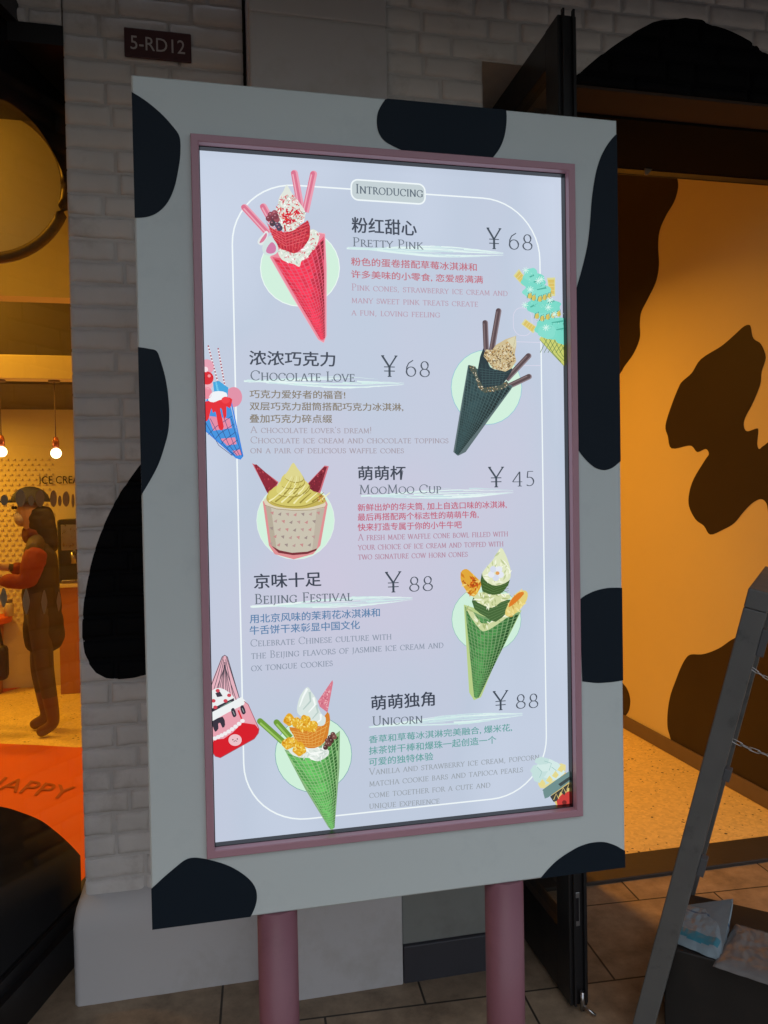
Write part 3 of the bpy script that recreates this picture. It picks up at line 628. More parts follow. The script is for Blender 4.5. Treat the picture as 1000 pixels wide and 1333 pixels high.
# ------------------------------------------------------------------ number plate
c1, c2 = atY(161.5, 36, PIER_Y), atY(249.5, 82, PIER_Y); pz0, pz1 = atY(205, 79, PIER_Y).z, atY(205, 41, PIER_Y).z
pl = thing('number_plate', 'small maroon plate reading 5-RD12 on the brick pier', 'sign', ((c1.x+c2.x)/2, PIER_Y-.004, pz0))
bm = newbm(); box(bm, (c1.x, PIER_Y-.008, pz0), (c2.x, PIER_Y-.001, pz1), 0, .003); part('plate', bm, M_plate, pl)
bm = newbm(); q0, q1 = atY(170, 63.5, PIER_Y-.0085), atY(241, 71.5, PIER_Y-.0085); q2 = atY(170, 45.5, PIER_Y-.0085)
text_on(bm, '5-RD12', lambda u, v: Vector((q0.x+(q1.x-q0.x)*u, PIER_Y-.0086, q0.z+(q2.z-q0.z)*v))); part('lettering', bm, M_plate_ink, pl)
# ------------------------------------------------------------------ menu sign
sign = thing('menu_sign', 'backlit ice cream menu board with cow patch frame on two pink posts', 'menu board', (.504, .03, G))
SW, SH, YS = 1.0082, 1.64, .025
px0, px1, pz0, pz1 = .1068, .9040, .1296, 1.5343      # trim outer edge
def on0(x, y, off=-.0008): p = atY(x, y, 0); return Vector((p.x, off, p.z))
bm = newbm()
tw = .016
xs = [0, px0+.004, px1-.004, SW]; zs = [0, pz0+.004, pz1-.004, SH]
V = {}
def ring_panel(bm, y0, y1):
    # four boards butted into a rectangular frame, outer edges eased
    a, b = px0+.004, px1-.004; c, d = pz0+.004, pz1-.004; e = .003
    outer = [(0, 0), (SW, 0), (SW, SH), (0, SH)]; inner = [(a, c), (b, c), (b, d), (a, d)]
    L = []
    for (rect, y, ins) in ((outer, y1, 0), (outer, y0+e, 0), (outer, y0, e), (inner, y0, 0), (inner, y1, 0)):
        r = []
        for (x, z) in rect:
            xx = x + (ins if x == 0 else -ins if x == SW else 0); zz = z + (ins if z == 0 else -ins if z == SH else 0)
            r.append(bm.verts.new((xx, y, zz)))
        L.append(r)
    for A, B in zip(L, L[1:]+[L[0]]):
        for i in range(4): bm.faces.new((A[i], A[(i+1) % 4], B[(i+1) % 4], B[i]))
ring_panel(bm, 0, .062)
box(bm, (px0+.006, .05, pz0+.006), (px1-.006, .0615, pz1-.006))
e = .0004
def clampL(p): return Vector((min(max(p.x, e), SW-e), p.y, min(max(p.z, e), SH-e)))
def cow(pts, n=4):
    poly(bm, [clampL(on0(*p)) for p in pts], 1)
def sm(pts, n=4): return [(v[0], v[1]) for v in smooth_open([(a, b) for a, b in pts], n)]
cow(sm([(170, 119), (182, 126), (196, 136), (213, 151), (227, 167), (233, 176), (235, 186), (234.5, 205), (232, 222), (228, 241), (222, 257), (214, 269), (204, 277.5), (193, 282), (182, 283.5), (174, 283.5)])+[(150, 283.5), (150, 119)])
cow(sm([(509, 120), (499, 133), (492, 146), (490.5, 160), (493, 173), (500, 183), (511, 190), (526, 197)])+sm([(641, 206), (650, 194), (656, 180), (659, 164), (659.5, 148), (657, 135)]))
cow([(830, 150)]+sm([(806, 172), (798, 179), (789, 191), (781, 207), (775, 228), (770.5, 258), (768, 290), (764.5, 320), (758, 348), (749, 380)])+sm([(751, 583), (757, 592), (766, 602), (776, 609.5), (787, 612), (797, 609), (806, 602), (815, 595)])+[(840, 590)])
cow(sm([(754, 781), (762, 775), (775, 769), (790, 765.5), (803, 765), (815, 765.5)])+[(840, 766), (840, 885)]+sm([(815, 885), (803, 887), (790, 888.5), (775, 889), (758, 887)]))
cow(sm([(703, 1144), (712, 1133), (724, 1121), (738, 1111), (754, 1102), (770, 1097), (786, 1096), (800, 1100), (811, 1106), (820, 1110)])+[(840, 1110), (840, 1160), (703, 1160)])
cow(sm([(190, 1161), (199, 1155), (212, 1143), (226, 1131), (240, 1120), (250, 1116.5), (262, 1117), (280, 1121), (298, 1127), (314, 1136), (326, 1146), (333, 1157), (334.5, 1169), (332, 1181), (326, 1194)])+[(326, 1240), (190, 1240)])
cow(sm([(170, 452), (181, 452), (194, 454), (204, 457), (209, 469), (215, 490), (219, 515), (220.5, 540), (219, 562), (214, 582), (207, 603), (198, 621), (185, 643), (180, 650)])+[(160, 650), (160, 452)])
part('panel', bm, [M_panel, M_spot], sign)
# pink trim: a picture-frame section, and black reveal behind it
bm = newbm()
def trim_ring(bm, secs, mi=0):
    L = []
    for ins, y in secs:
        L.append([bm.verts.new((x, y, z)) for x, z in ((px0+ins, pz0+ins), (px1-ins, pz0+ins), (px1-ins, pz1-ins), (px0+ins, pz1-ins))])
    for A, B in zip(L, L[1:]):
        for i in range(4): bm.faces.new((A[i], A[(i+1) % 4], B[(i+1) % 4], B[i])).material_index = mi
trim_ring(bm, [(0, .002), (0, -.009), (.0015, -.0105), (.0135, -.0105), (.015, -.009), (.015, .008)])
part('trim', bm, M_trim, sign)
bm = newbm(); trim_ring(bm, [(.0151, .0075), (.0165, .008), (.0165, .028)]); part('reveal', bm, M_bezel, sign)
# posts
for (xa, xb, y) in ((335, 388, 1215), (632, 680, 1165)):
    pa, pb = atY(xa, y, .035), atY(xb, y, .035); r = (pb.x-pa.x)/2*.985; cx = (pa.x+pb.x)/2
    bm = newbm(); tube(bm, [(cx, .034, G+.012), (cx, .034, -.0005)], r, 40)
    tube(bm, [(cx, .034, G+.001), (cx, .034, G+.010), (cx, .034, G+.0115)], [r*2, r*2, r*1.9], 40)
    part('post', bm, M_pink, sign)
# backlit sheet
def screen_material():
    M = bpy.data.materials.new('backlit_lavender_sheet'); M.use_nodes = True; nt = M.node_tree; nt.nodes.clear()
    o = nt.nodes.new('ShaderNodeOutputMaterial'); em = nt.nodes.new('ShaderNodeBsdfPrincipled'); em.inputs['Base Color'].default_value = (0, 0, 0, 1); em.inputs['Roughness'].default_value = .22; em.inputs['Specular IOR Level'].default_value = .3; tc = nt.nodes.new('ShaderNodeTexCoord')
    n = nt.nodes.new('ShaderNodeTexNoise'); n.inputs['Scale'].default_value = 1.5; n.inputs['Detail'].default_value = 2.5
    mp = nt.nodes.new('ShaderNodeMapping'); mp.inputs['Scale'].default_value = (1, 1, .7); nt.links.new(tc.outputs['Object'], mp.inputs[0]); nt.links.new(mp.outputs[0], n.inputs['Vector'])
    cr = nt.nodes.new('ShaderNodeValToRGB'); cr.color_ramp.elements[0].position = .32; cr.color_ramp.elements[1].position = .70
    cr.color_ramp.elements[0].color = (*lin((.775, .762, .838)), 1); cr.color_ramp.elements[1].color = (*lin((.79, .825, .895)), 1); mid_ = cr.color_ramp.elements.new(.52); mid_.color = (*lin((.725, .768, .838)), 1)
    nt.links.new(n.outputs['Fac'], cr.inputs[0]); nt.links.new(cr.outputs[0], em.inputs['Emission Color']); em.inputs['Emission Strength'].default_value = 1.07; nt.links.new(em.outputs[0], o.inputs[0]); return M
SX0, SX1, SZ0, SZ1 = px0+.0155, px1-.0155, pz0+.0155, pz1-.0155
bm = newbm(); box(bm, (SX0, YS, SZ0), (SX1, YS+.02, SZ1)); screen = part('screen', bm, screen_material(), sign)
def Sx(x, y): p = atY(x, y, YS); return (p.x, p.z)
def pxm(x): return 1.64/(1114-141*(x-170)/640)        # metres per photo pixel on the sign
class Art:                      # flat printed art, one colour per face, layered a third of a millimetre apart
    def __init__(s, k=1): s.bm = newbm(); s.ink = s.bm.loops.layers.float_color.new('ink'); s.k = k
    def paint(s, faces, col):
        c = (*lin(col), 1)
        for f in faces:
            for l in f.loops: l[s.ink] = c
    def P(s, xz): return (xz[0], YS-.0003*s.k, xz[1])
    def polyw(s, pts, col):     # sign-plane points
        f = s.bm.faces.new([s.bm.verts.new(s.P(p)) for p in pts])
        f.normal_update()
        fs = bmesh.ops.triangulate(s.bm, faces=[f])['faces'] if len(pts) > 4 else [f]
        s.paint(fs, col)
    def poly(s, pts, col, smooth=0):
        if smooth: pts = [(v[0], v[1]) for v in smooth_closed(pts, smooth)]
        s.polyw([Sx(*p) for p in pts], col)
    def disc(s, cx, cy, rx, ry, col, n=28): s.poly([(cx+rx*math.cos(2*math.pi*i/n), cy+ry*math.sin(2*math.pi*i/n)) for i in range(n)], col)
    def linew(s, pts, w, col, w2=None):   # ribbon of width w (metres)
        pts = [Vector(p) for p in pts]
        if len(pts) < 2: return
        Ls, Rs = [], []
        for i, p in enumerate(pts):
            t = pts[min(i+1, len(pts)-1)]-pts[max(i-1, 0)]
            if t.length < 1e-9: t = Vector((1, 0))
            t.normalize(); n = Vector((-t.y, t.x)); ww = (w if w2 is None else w+(w2-w)*i/(len(pts)-1))/2
            Ls.append(s.bm.verts.new(s.P(p+n*ww))); Rs.append(s.bm.verts.new(s.P(p-n*ww)))
        s.paint([s.bm.faces.new((Ls[i], Rs[i], Rs[i+1], Ls[i+1])) for i in range(len(pts)-1)], col)
    def line(s, pts, w, col, w2=None): s.linew([Sx(*p) for p in pts], w*.00152, col, None if w2 is None else w2*.00152)
    def cap(s, p, q, w, col, hl=None):    # rounded stick
        P, Q = Vector(p), Vector(q); d = (Q-P).normalized(); n = Vector((-d.y, d.x))*w/2; L = []
        for i in range(9): a = math.pi*i/8; L.append(P - d*math.sin(a)*w/2 + n*math.cos(a))
        L += [Q-n, Q+n]
        s.poly([(v.x, v.y) for v in L], col)
        if hl:
            s.k += 1; s.line([(P+n*.35+d*1.5), (Q+n*.35)], w*.3, hl); s.k -= 1
    def text(s, t, lb, rt, col, h, off=.008):
        a, b = Sx(*lb), Sx(*rt); b = (b[0], a[1]+h*pxm((lb[0]+rt[0])/2))
        for dx, dz in ((0, 0), (off, 0), (off*.5, off*.5)):
            fs = text_on(s.bm, t, lambda u, v: Vector(s.P((a[0]+dx*h*.0015+(b[0]-a[0])*u, a[1]+dz*h*.0015+(b[1]-a[1])*v)))); s.paint(fs, col); s.k += .05
        s.k -= .15
    def specks(s, pts, n, cols, size, seed=1, long=1.0):
        rnd = random.Random(seed); xs = [p[0] for p in pts]; ys = [p[1] for p in pts]; c = 0
        while c < n:
            x, y = rnd.uniform(min(xs), max(xs)), rnd.uniform(min(ys), max(ys))
            ins = False
            for i in range(len(pts)):
                (x1, y1), (x2, y2) = pts[i], pts[(i+1) % len(pts)]
                if (y1 > y) != (y2 > y) and x < (x2-x1)*(y-y1)/(y2-y1)+x1: ins = not ins
            c += 1
            if not ins: continue
            a = rnd.uniform(0, math.pi); r = size*rnd.uniform(.6, 1.3); q = r*long
            dx, dy = math.cos(a), math.sin(a); s.k += (c % 5)*.2
            s.poly([(x+dx*q+dy*r*.4, y+dy*q-dx*r*.4), (x-dy*r*.6, y+dx*r*.6), (x-dx*q-dy*r*.3, y-dy*q+dx*r*.3), (x+dy*r*.5, y-dx*r*.5)], rnd.choice(cols)); s.k -= (c % 5)*.2
    def cone(s, L, R, tip, base, line, nu=9, nv=22, bulge=.08, skew=.9, seed=1, shade=True, gap=.16):
        L, R, T = Vector(L), Vector(R), Vector(tip); rnd = random.Random(seed)
        dn = (T-(L+R)/2)
        def pt(u, v): 
            e = L+(R-L)*u+dn*bulge*math.sin(math.pi*u); tt = T+(R-L)*.045*(u-.5)*1.6
            return e+(tt-e)*v
        rim = [pt(i/12, 0) for i in range(13)]; s.poly([(p.x, p.y) for p in rim]+[tuple(pt(1, .985)), tuple(pt(.5, 1.0)), tuple(pt(0, .985))], line)
        s.k += 1
        b = Vector(lin_s(base))
        for j in range(nv):
            v0, v1 = 1-(1-.02)*(1-j/nv)**1.25, 1-(1-.02)*(1-(j+1)/nv)**1.25
            v0, v1 = max(0, v0), min(.985, v1)
            for i in range(-2, nu+3):
                sk = skew*(j+.0)/nv*nu*.35 % 1
                u0, u1 = (i+gap+sk)/nu, (i+1-gap*.4+sk)/nu
                u0, u1 = max(0.012, u0), min(.988, u1)
                if u1-u0 < .02: continue
                g = (v1-v0)*gap; um = (u0+u1)/2
                f = (.78+.5*math.sin(math.pi*min(1, um*.9+.12))-.18*um)*rnd.uniform(.88, 1.12) if shade else 1
                q = [pt(u0, v0+g+(.010 if 1 else 0)*(u0-um)*nu), pt(u1, v0+g+.010*(u1-um)*nu), pt(u1, v1-g*.3+.010*(u1-um)*nu), pt(u0, v1-g*.3+.010*(u0-um)*nu)]
                s.poly([(p.x, p.y) for p in q], tuple(min(1, max(0, c*f)) for c in b))
        s.k -= 1
    def clip(s):
        for co, no in (((SX0+.0005, 0, 0), (-1, 0, 0)), ((SX1-.0005, 0, 0), (1, 0, 0)), ((0, 0, SZ0+.0005), (0, 0, -1)), ((0, 0, SZ1-.0005), (0, 0, 1))):
            bmesh.ops.bisect_plane(s.bm, geom=list(s.bm.verts)+list(s.bm.edges)+list(s.bm.faces), plane_co=co, plane_no=no, clear_outer=True)
    def done(s, name, label=None, clip=False):
        if clip: s.clip()
        o = part(name, s.bm, M_ink, screen)
        if label: o['label'] = label
        return o
def lin_s(c):
    if isinstance(c, str): c = c.lstrip('#'); return [int(c[i:i+2], 16)/255 for i in (0, 2, 4)]
    return c
# --- a small Roman capital alphabet (cap height 1), thin and thick strokes with serifs
def arc(cx, cy, rx, ry, a0, a1, n=10): return [(cx+rx*math.cos(math.radians(a0+(a1-a0)*i/n)), cy+ry*math.sin(math.radians(a0+(a1-a0)*i/n))) for i in range(n+1)]
def sf(x, y, w=.13): return [(x-w, y), (x+w, y)]
def stem(x): return [[(x, 0), (x, 1)], sf(x, 0), sf(x, 1)]
GL = {
 'A': (.82, [[(.08, 0), (.41, 1)], [(.41, 1), (.74, 0)], [(.2, .36), (.62, .36)], sf(.08, 0, .1), sf(.74, 0)]),
 'B': (.68, stem(.16)+[[(.16, 1)]+arc(.32, .765, .2, .235, 90, -90)+[(.16, .53)], [(.16, .53)]+arc(.34, .265, .25, .265, 90, -90)+[(.16, 0)]]),
 'C': (.84, [arc(.47, .5, .40, .5, 42, 318, 16), [(.77, .68), (.77, .92)]]),
 'D': (.88, stem(.16)+[[(.16, 1)]+arc(.38, .5, .42, .5, 90, -90, 14)+[(.16, 0)]]),
 'E': (.66, stem(.16)+[[(.16, 1), (.57, 1), (.57, .84)], [(.16, .52), (.45, .52)], [(.45, .44), (.45, .6)], [(.16, 0), (.59, 0), (.6, .18)]]),
 'F': (.60, stem(.16)+[[(.16, 1), (.56, 1), (.56, .84)], [(.16, .52), (.44, .52)], [(.44, .44), (.44, .6)]]),
 'G': (.88, [arc(.47, .5, .40, .5, 42, 300, 16), [(.76, .68), (.76, .92)], [(.74, .04), (.74, .4)], sf(.74, .4)]),
 'H': (.90, stem(.16)+stem(.74)+[[(.16, .52), (.74, .52)]]),
 'I': (.34, stem(.17)), 'J': (.36, [[(.19, 1), (.19, .05), (.1, -.2), (0, -.24)], sf(.19, 1)]),
 'K': (.80, stem(.16)+[[(.16, .45), (.66, 1)], [(.3, .6), (.74, 0)], sf(.66, 1, .1), sf(.76, 0, .1)]),
 'L': (.60, stem(.16)+[[(.16, 0), (.55, 0), (.56, .2)]]),
 'M': (1.0, [[(.14, 0), (.18, 1)], [(.18, 1), (.5, .1)], [(.5, .1), (.82, 1)], [(.82, 1), (.86, 0)], sf(.14, 0, .1), sf(.86, 0), sf(.14, 1, .09), sf(.86, 1, .09)]),
 'N': (.90, [[(.15, 0), (.15, 1)], [(.15, 1), (.75, 0)], [(.75, 0), (.75, 1)], sf(.15, 0, .1), sf(.75, 1, .1), sf(.12, 1, .1)]),
 'O': (.92, [arc(.46, .5, .40, .5, 0, 360, 20)]), 'P': (.64, stem(.16)+[[(.16, 1)]+arc(.33, .735, .24, .265, 90, -90)+[(.16, .47)]]),
 'Q': (.92, [arc(.46, .5, .40, .5, 0, 360, 20), [(.5, .02), (.7, -.16), (.95, -.2)]]),
 'R': (.74, stem(.16)+[[(.16, 1)]+arc(.31, .745, .22, .255, 90, -90)+[(.16, .49)], [(.36, .48), (.72, 0)], sf(.74, 0, .08)]),
 'S': (.58, [arc(.29, .76, .2, .24, 40, 250, 10)+arc(.29, .26, .22, .26, 70, -140, 10), [(.45, .78), (.45, .95)], [(.09, .06), (.09, .25)]]),
 'T': (.72, [[(.36, 0), (.36, 1)], sf(.36, 0), [(.04, .84), (.04, 1), (.68, 1), (.68, .84)]]),
 'U': (.86, [[(.15, 1), (.15, .32)]+arc(.44, .3, .29, .3, 180, 360)+[(.73, 1)], sf(.15, 1), sf(.73, 1, .1)]),
 'V': (.80, [[(.06, 1), (.4, 0)], [(.4, 0), (.74, 1)], sf(.07, 1), sf(.74, 1, .1)]),
 'W': (1.12, [[(.05, 1), (.32, 0)], [(.32, 0), (.57, 1)], [(.57, 1), (.82, 0)], [(.82, 0), (1.07, 1)], sf(.06, 1), sf(1.07, 1, .1), sf(.54, 1, .1)]),
 'X': (.78, [[(.06, 1), (.72, 0)], [(.08, 0), (.70, 1)], sf(.08, 0, .1), sf(.72, 0, .1), sf(.06, 1, .1), sf(.7, 1, .1)]),
 'Y': (.76, [[(.05, 1), (.38, .48)], [(.38, .48), (.71, 1)], [(.38, .48), (.38, 0)], sf(.38, 0), sf(.06, 1), sf(.71, 1, .1)]),
 'Z': (.7, [[(.08, .84), (.08, 1), (.62, 1)], [(.62, 1), (.06, 0)], [(.06, 0), (.64, 0), (.64, .18)]]),
 ',': (.26, [[(.12, .1), (.14, 0), (.07, -.16)]]), '.': (.26, [[(.12, .1), (.12, 0)]]), "'": (.24, [[(.12, 1), (.09, .76)]]), '!': (.3, [[(.15, 1), (.15, .3)], [(.15, .1), (.15, 0)]]), ' ': (.34, []),
 '6': (.66, [arc(.33, .31, .26, .31, 0, 360, 18), [(.075, .36), (.09, .6), (.2, .86), (.46, 1.06)]]),
 '8': (.64, [arc(.32, .74, .2, .26, 0, 360, 16), arc(.32, .25, .26, .25, 0, 360, 16)]),
 '4': (.70, [[(.5, 0), (.5, 1)], [(.5, 1), (.05, .3)], [(.05, .3), (.66, .3)], sf(.5, 0)]),
 '5': (.62, [[(.52, 1), (.18, 1)], [(.18, 1), (.14, .56)], [(.14, .56)]+arc(.27, .3, .27, .3, 100, -130, 12)]),
 '¥': (.84, [[(.05, 1), (.42, .46)], [(.42, .46), (.79, 1)], [(.42, .46), (.42, 0)], [(.14, .46), (.70, .46)], [(.14, .26), (.70, .26)], sf(.08, 1, .08), sf(.77, 1, .08), sf(.42, 0, .1)]),
}
def roman(art, text, lb, rb, cap, col, small=.78, weight=1.0, track=.06):
    # lb / rb: baseline ends in the photo, cap: capital height in pixels there
    a, b = Sx(*lb), Sx(*rb); h = cap*pxm((lb[0]+rb[0])/2); ch = []; x = 0
    for c in text:
        lower = c.islower(); g = GL[c.upper()]; sc = small if lower else 1.0
        ch.append((g, x, sc)); x += (g[0]+track)*sc
    sx = (b[0]-a[0])/(x-track); rnd = 0
    for g, ox, sc in ch:
        for st in g[1]:
            pts = [((ox+p[0]*sc)*sx+a[0], p[1]*sc*h+a[1]+(b[1]-a[1])*((ox/x))) for p in st]
            P = [Vector(p) for p in pts]; Ls, Rs = [], []
            for i, p in enumerate(P):
                t = P[min(i+1, len(P)-1)]-P[max(i-1, 0)]
                if t.length < 1e-9: t = P[-1]-P[0] if (P[-1]-P[0]).length > 1e-9 else Vector((1, 0))
                t.normalize(); n = Vector((-t.y, t.x))
                up = (abs(t.y) if t.y*t.x <= .02 else abs(t.y)*.55)
                w = h*weight*(.060+.085*up)/2
                Ls.append(art.bm.verts.new(art.P(p+n*w))); Rs.append(art.bm.verts.new(art.P(p-n*w)))
            art.paint([art.bm.faces.new((Ls[i], Rs[i], Rs[i+1], Ls[i+1])) for i in range(len(P)-1)], col)
WHT, MINT = '#eef6f8', '#d2efdc'
# --- thin white border with the heading badge
A = Art(2)
bx0, bx1 = (Sx(302, 330)[0]+Sx(316, 900)[0])/2, (Sx(703, 340)[0]+Sx(711, 950)[0])/2
bz1, bz0 = (Sx(385, 241)[1]+Sx(640, 259)[1])/2, (Sx(410, 1064)[1]+Sx(640, 1041)[1])/2
rx, rz = Sx(385, 241)[0]-bx0, .125
def rrect(x0, x1, z0, z1, rx, rz, n=12):
    L = []
    for (cx, cz, a0) in ((x0+rx, z1-rz, 180), (x1-rx, z1-rz, 90), (x1-rx, z0+rz, 0), (x0+rx, z0+rz, -90)):
        L += [(cx+rx*math.cos(math.radians(a0-90*i/n)), cz+rz*math.sin(math.radians(a0-90*i/n))) for i in range(n+1)]
    return L
L = rrect(bx0, bx1, bz0, bz1, rx, rz); A.linew(L+[L[0]], .0030, WHT)
A.done('border_line')
A = Art(3); q0, q1 = Sx(457.5, 258), Sx(553, 240); h0 = Sx(505, 263)[1]; h1 = Sx(505, 237)[1]
L = rrect(q0[0], q1[0], h0, h1, .014, .014, 6); A.polyw(L, '#c3cfd3'); A.k = 4; A.linew(L+[L[0]], .0032, WHT)
A.k = 5; roman(A, 'Introducing', (463, 251.5), (550.5, 257), 11.5, '#5d6a76', weight=1.0); A.done('heading_badge')
# --- writing, dish by dish
DARK, GREY, PINKG = '#4b5160', '#5f6873', '#b3899d'
CNH = {1: (20, 10.6), 2: (19, 11), 3: (18.6, 10), 4: (19.3, 11.8), 5: (19.5, 10.6)}
def dish(price_y, title, t_box, en, en_b, yen, num, num_b, cn, cncol, desc, dcol, stroke, seed):
    A = Art(5); rnd = random.Random(seed); tih, cnh = CNH[seed]
    (x0, y0), (x1, y1) = stroke; a, b = Sx(x0, y0), Sx(x1, y1)
    for k in range(40):            # dry brush stroke under the title
        u0 = rnd.uniform(0, .75) if k > 3 else rnd.uniform(0, .06); u1 = min(1, u0+rnd.uniform(.1, .6)) if k > 3 else rnd.uniform(.75, 1)
        th = lambda u: .0016+.0125*max(0, math.sin(math.pi*min(1, max(0, (u-.12)*1.05))))**1.2
        v = rnd.uniform(-.5, .5); N = 14; pts = []
        for i in range(N+1):
            u = u0+(u1-u0)*i/N; pts.append((a[0]+(b[0]-a[0])*u, a[1]+(b[1]-a[1])*u+v*th(u)*1.6+rnd.uniform(-.0005, .0005)))
        A.linew(pts, rnd.uniform(.0012, .0036), rnd.choice(['#dcf1ee', '#cfeae8', '#e6f5f3', '#c9e2e6']), .0004); A.k += .02
    A.done('brush_stroke')
    A = Art(7); A.text(title, *t_box, '#3f4654', tih, .04)
    roman(A, en, en_b[0], en_b[1], en_b[2], '#66707c', weight=.95); A.done('lettering')
    A = Art(7); (xa, ya), (xb, yb) = yen
    roman(A, '¥', (xa, ya), (xb, ya-.0), ya-yb, '#424c58', weight=.74); roman(A, num, num_b[0], num_b[1], num_b[2], '#4a525e', weight=.74, track=.14); A.done('price')
    A = Art(7)
    for t, lb, rt in cn: A.text(t, lb, rt, cncol, cnh, .03)
    for t, lb, rb, cap in desc: roman(A, t, lb, rb, 9.2 if seed == 4 else 8.4, dcol, small=.75, weight=.9)
    A.done('description')
dish(0, '粉红甜心', ((457.7, 303), (541.5, 287)), 'Pretty Pink', ((459, 320.5), (550.5, 324.8), 11), ((633.5, 323.5), (652.5, 297)), '68', ((661.5, 324.5), (693.5, 326), 20),
     [('粉色的蛋卷搭配草莓冰淇淋和', (457, 346), (620, 342)), ('许多美味的小零食, 恋爱感满满', (457, 362.5), (628, 358))], '#bf6c7a',
     [('Pink cones, strawberry ice cream and', (457.5, 378), (660.5, 385.5), 9), ('many sweet pink treats create', (457.5, 394.5), (622, 399.5), 11), ('a fun, loving feeling', (457.5, 410.5), (572.5, 413.5), 11)], '#b79aab', ((451, 323), (655, 331)), 1)
dish(0, '浓浓巧克力', ((324.5, 475.5), (435.5, 457)), 'Chocolate Love', ((326, 495), (461.8, 497), 12.5), ((496.5, 490), (517.5, 463)), '68', ((527.5, 490), (560, 491), 20),
     [('巧克力爱好者的福音!', (325, 518.5), (449, 506.5)), ('双层巧克力甜筒搭配巧克力冰淇淋,', (325, 534.5), (524.5, 523.5)), ('叠加巧克力碎点缀', (325, 550.5), (432, 540))], '#857a68',
     [('A chocolate lover\'s dream!', (326, 563.5), (484, 564), 9), ('Chocolate ice cream and chocolate toppings', (326, 577), (583.5, 577), 9), ('on a pair of delicious waffle cones', (326, 590), (525.5, 590), 9)], '#a49aa4', ((311, 496), (526, 499)), 2)
dish(0, '萌萌杯', ((466, 625.5), (527.5, 606)), 'MooMoo Cup', ((467.5, 643), (574, 642), 11.5), ((635.5, 634), (656, 608)), '45', ((666, 633), (696, 632), 19),
     [('新鲜出炉的华夫筒, 加上自选口味的冰淇淋,', (465.5, 666), (659, 652.5)), ('最后再搭配两个标志性的萌萌牛角,', (465.5, 678.5), (622.5, 667.5)), ('快来打造专属于你的小牛牛吧', (465.5, 691.5), (600.5, 681))], '#c0637a',
     [('A fresh made waffle cone bowl filled with', (466, 703.5), (661, 698), 7.5), ('your choice of ice cream and topped with', (466, 716), (655, 711), 9), ('two signature cow horn cones', (466, 728.5), (608.5, 724.5), 9)], PINKG, ((467, 646), (668, 640)), 3)
dish(0, '京味十足', ((330.5, 766.5), (417.5, 746)), 'Beijing Festival', ((331.5, 786), (458.5, 781.5), 12.5), ((501.5, 771), (522.5, 744.5)), '88', ((532, 770), (564, 768.5), 19),
     [('用北京风味的茉莉花冰淇淋和', (325, 811.5), (494, 793.5)), ('牛舌饼干来彰显中国文化', (325, 826.5), (468, 810))], '#5d83ab',
     [('Celebrate Chinese culture with', (326, 841.5), (509.5, 832), 9.5), ('the Beijing flavors of jasmine ice cream and', (327, 857.5), (577, 843), 10.5), ('ox tongue cookies', (327, 873.5), (433, 866.5), 10.5)], '#8d97a8', ((326, 790), (537, 779)), 4)
dish(0, '萌萌独角', ((483, 925), (565, 904)), 'Unicorn', ((484.5, 944.5), (550, 941), 12), ((641.5, 924.5), (661.5, 899.5)), '88', ((671, 922.5), (701, 921), 18.5),
     [('香草和草莓冰淇淋完美融合, 爆米花,', (480, 968), (666, 944)), ('抹茶饼干棒和爆珠一起创造一个', (480, 982.5), (645.5, 960)), ('可爱的独特体验', (480, 997), (563.5, 980))], '#67a3a0',
     [('Vanilla and strawberry ice cream, popcorn,', (480.5, 1008.5), (704.5, 988), 9), ('matcha cookie bars and tapioca pearls', (480.5, 1023.5), (680.5, 1004.5), 10), ('come together for a cute and', (480.5, 1038.5), (638, 1024.5), 10), ('unique experience', (480.5, 1052.5), (572, 1045.5), 9.5)], '#98a0a8', ((478, 946), (680, 930)), 5)
# --- pictures
def Z(ox, oy, k): return lambda l: [(ox+x/k, oy+y/k) for x, y in l]
def soft(art, pts, cols, steps):   # printed outline glow of the pictures
    c = Vector((sum(p[0] for p in pts)/len(pts), sum(p[1] for p in pts)/len(pts)))
    for col, d in zip(cols, steps):
        art.poly([tuple(Vector(p)+(Vector(p)-c).normalized()*d) for p in pts], col); art.k += .3
# 1 pink
A = Art(6); A.disc(390.5, 349, 52, 50.5, '#e9f6f0'); A.k = 6.5; A.disc(390.5, 349, 50.8, 49.2, '#d0eedb'); A.k = 7
cone_o = [(352.5, 336), (370, 312), (405, 303), (422.5, 306), (424, 350), (424.5, 436), (421, 445), (414, 441), (382, 386)]
soft(A, cone_o, ['#eeb3bf', '#e98a9c'], [1.8, .7])
for p, q in (((317, 270), (348, 304)), ((341.5, 269), (352, 288)), ((381.8, 225.5), (390, 270)), ((406.8, 226.5), (396, 276))):
    A.k = 7.6; A.cap(tuple(Vector(p)+Vector((1.4, .6))), tuple(Vector(q)+Vector((1.6, .6))), 9, '#e99db0'); A.k = 8; A.cap(p, q, 6.2, '#d9708c', '#eba9b9')
A.k = 9; A.cone((354.5, 335), (421.5, 308), (420.5, 443), '#d2243f', '#e3566f', 10, 30, .10, 1.0, 3)
z7 = Z(300, 210, 7.143)
A.k = 12; cream = z7([(440, 840), (490, 812), (560, 850), (640, 850), (690, 790), (735, 690), (740, 640), (790, 645), (825, 690), (800, 790), (740, 860), (710, 905), (660, 930), (640, 985), (590, 960), (520, 940), (470, 910)])
A.poly(cream, '#dfe6da', 3); A.k = 12.5; A.specks(cream, 260, ['#f4f6ee', '#cdd8cc', '#e58a96', '#d54a5a', '#b9c7ba', '#ffffff'], 1.5, 2, 1.4)
A.k = 14; bowl = z7([(335, 565), (360, 610), (480, 665), (600, 640), (720, 555), (738, 690), (705, 770), (640, 835), (590, 862), (520, 838), (440, 800), (375, 665)])
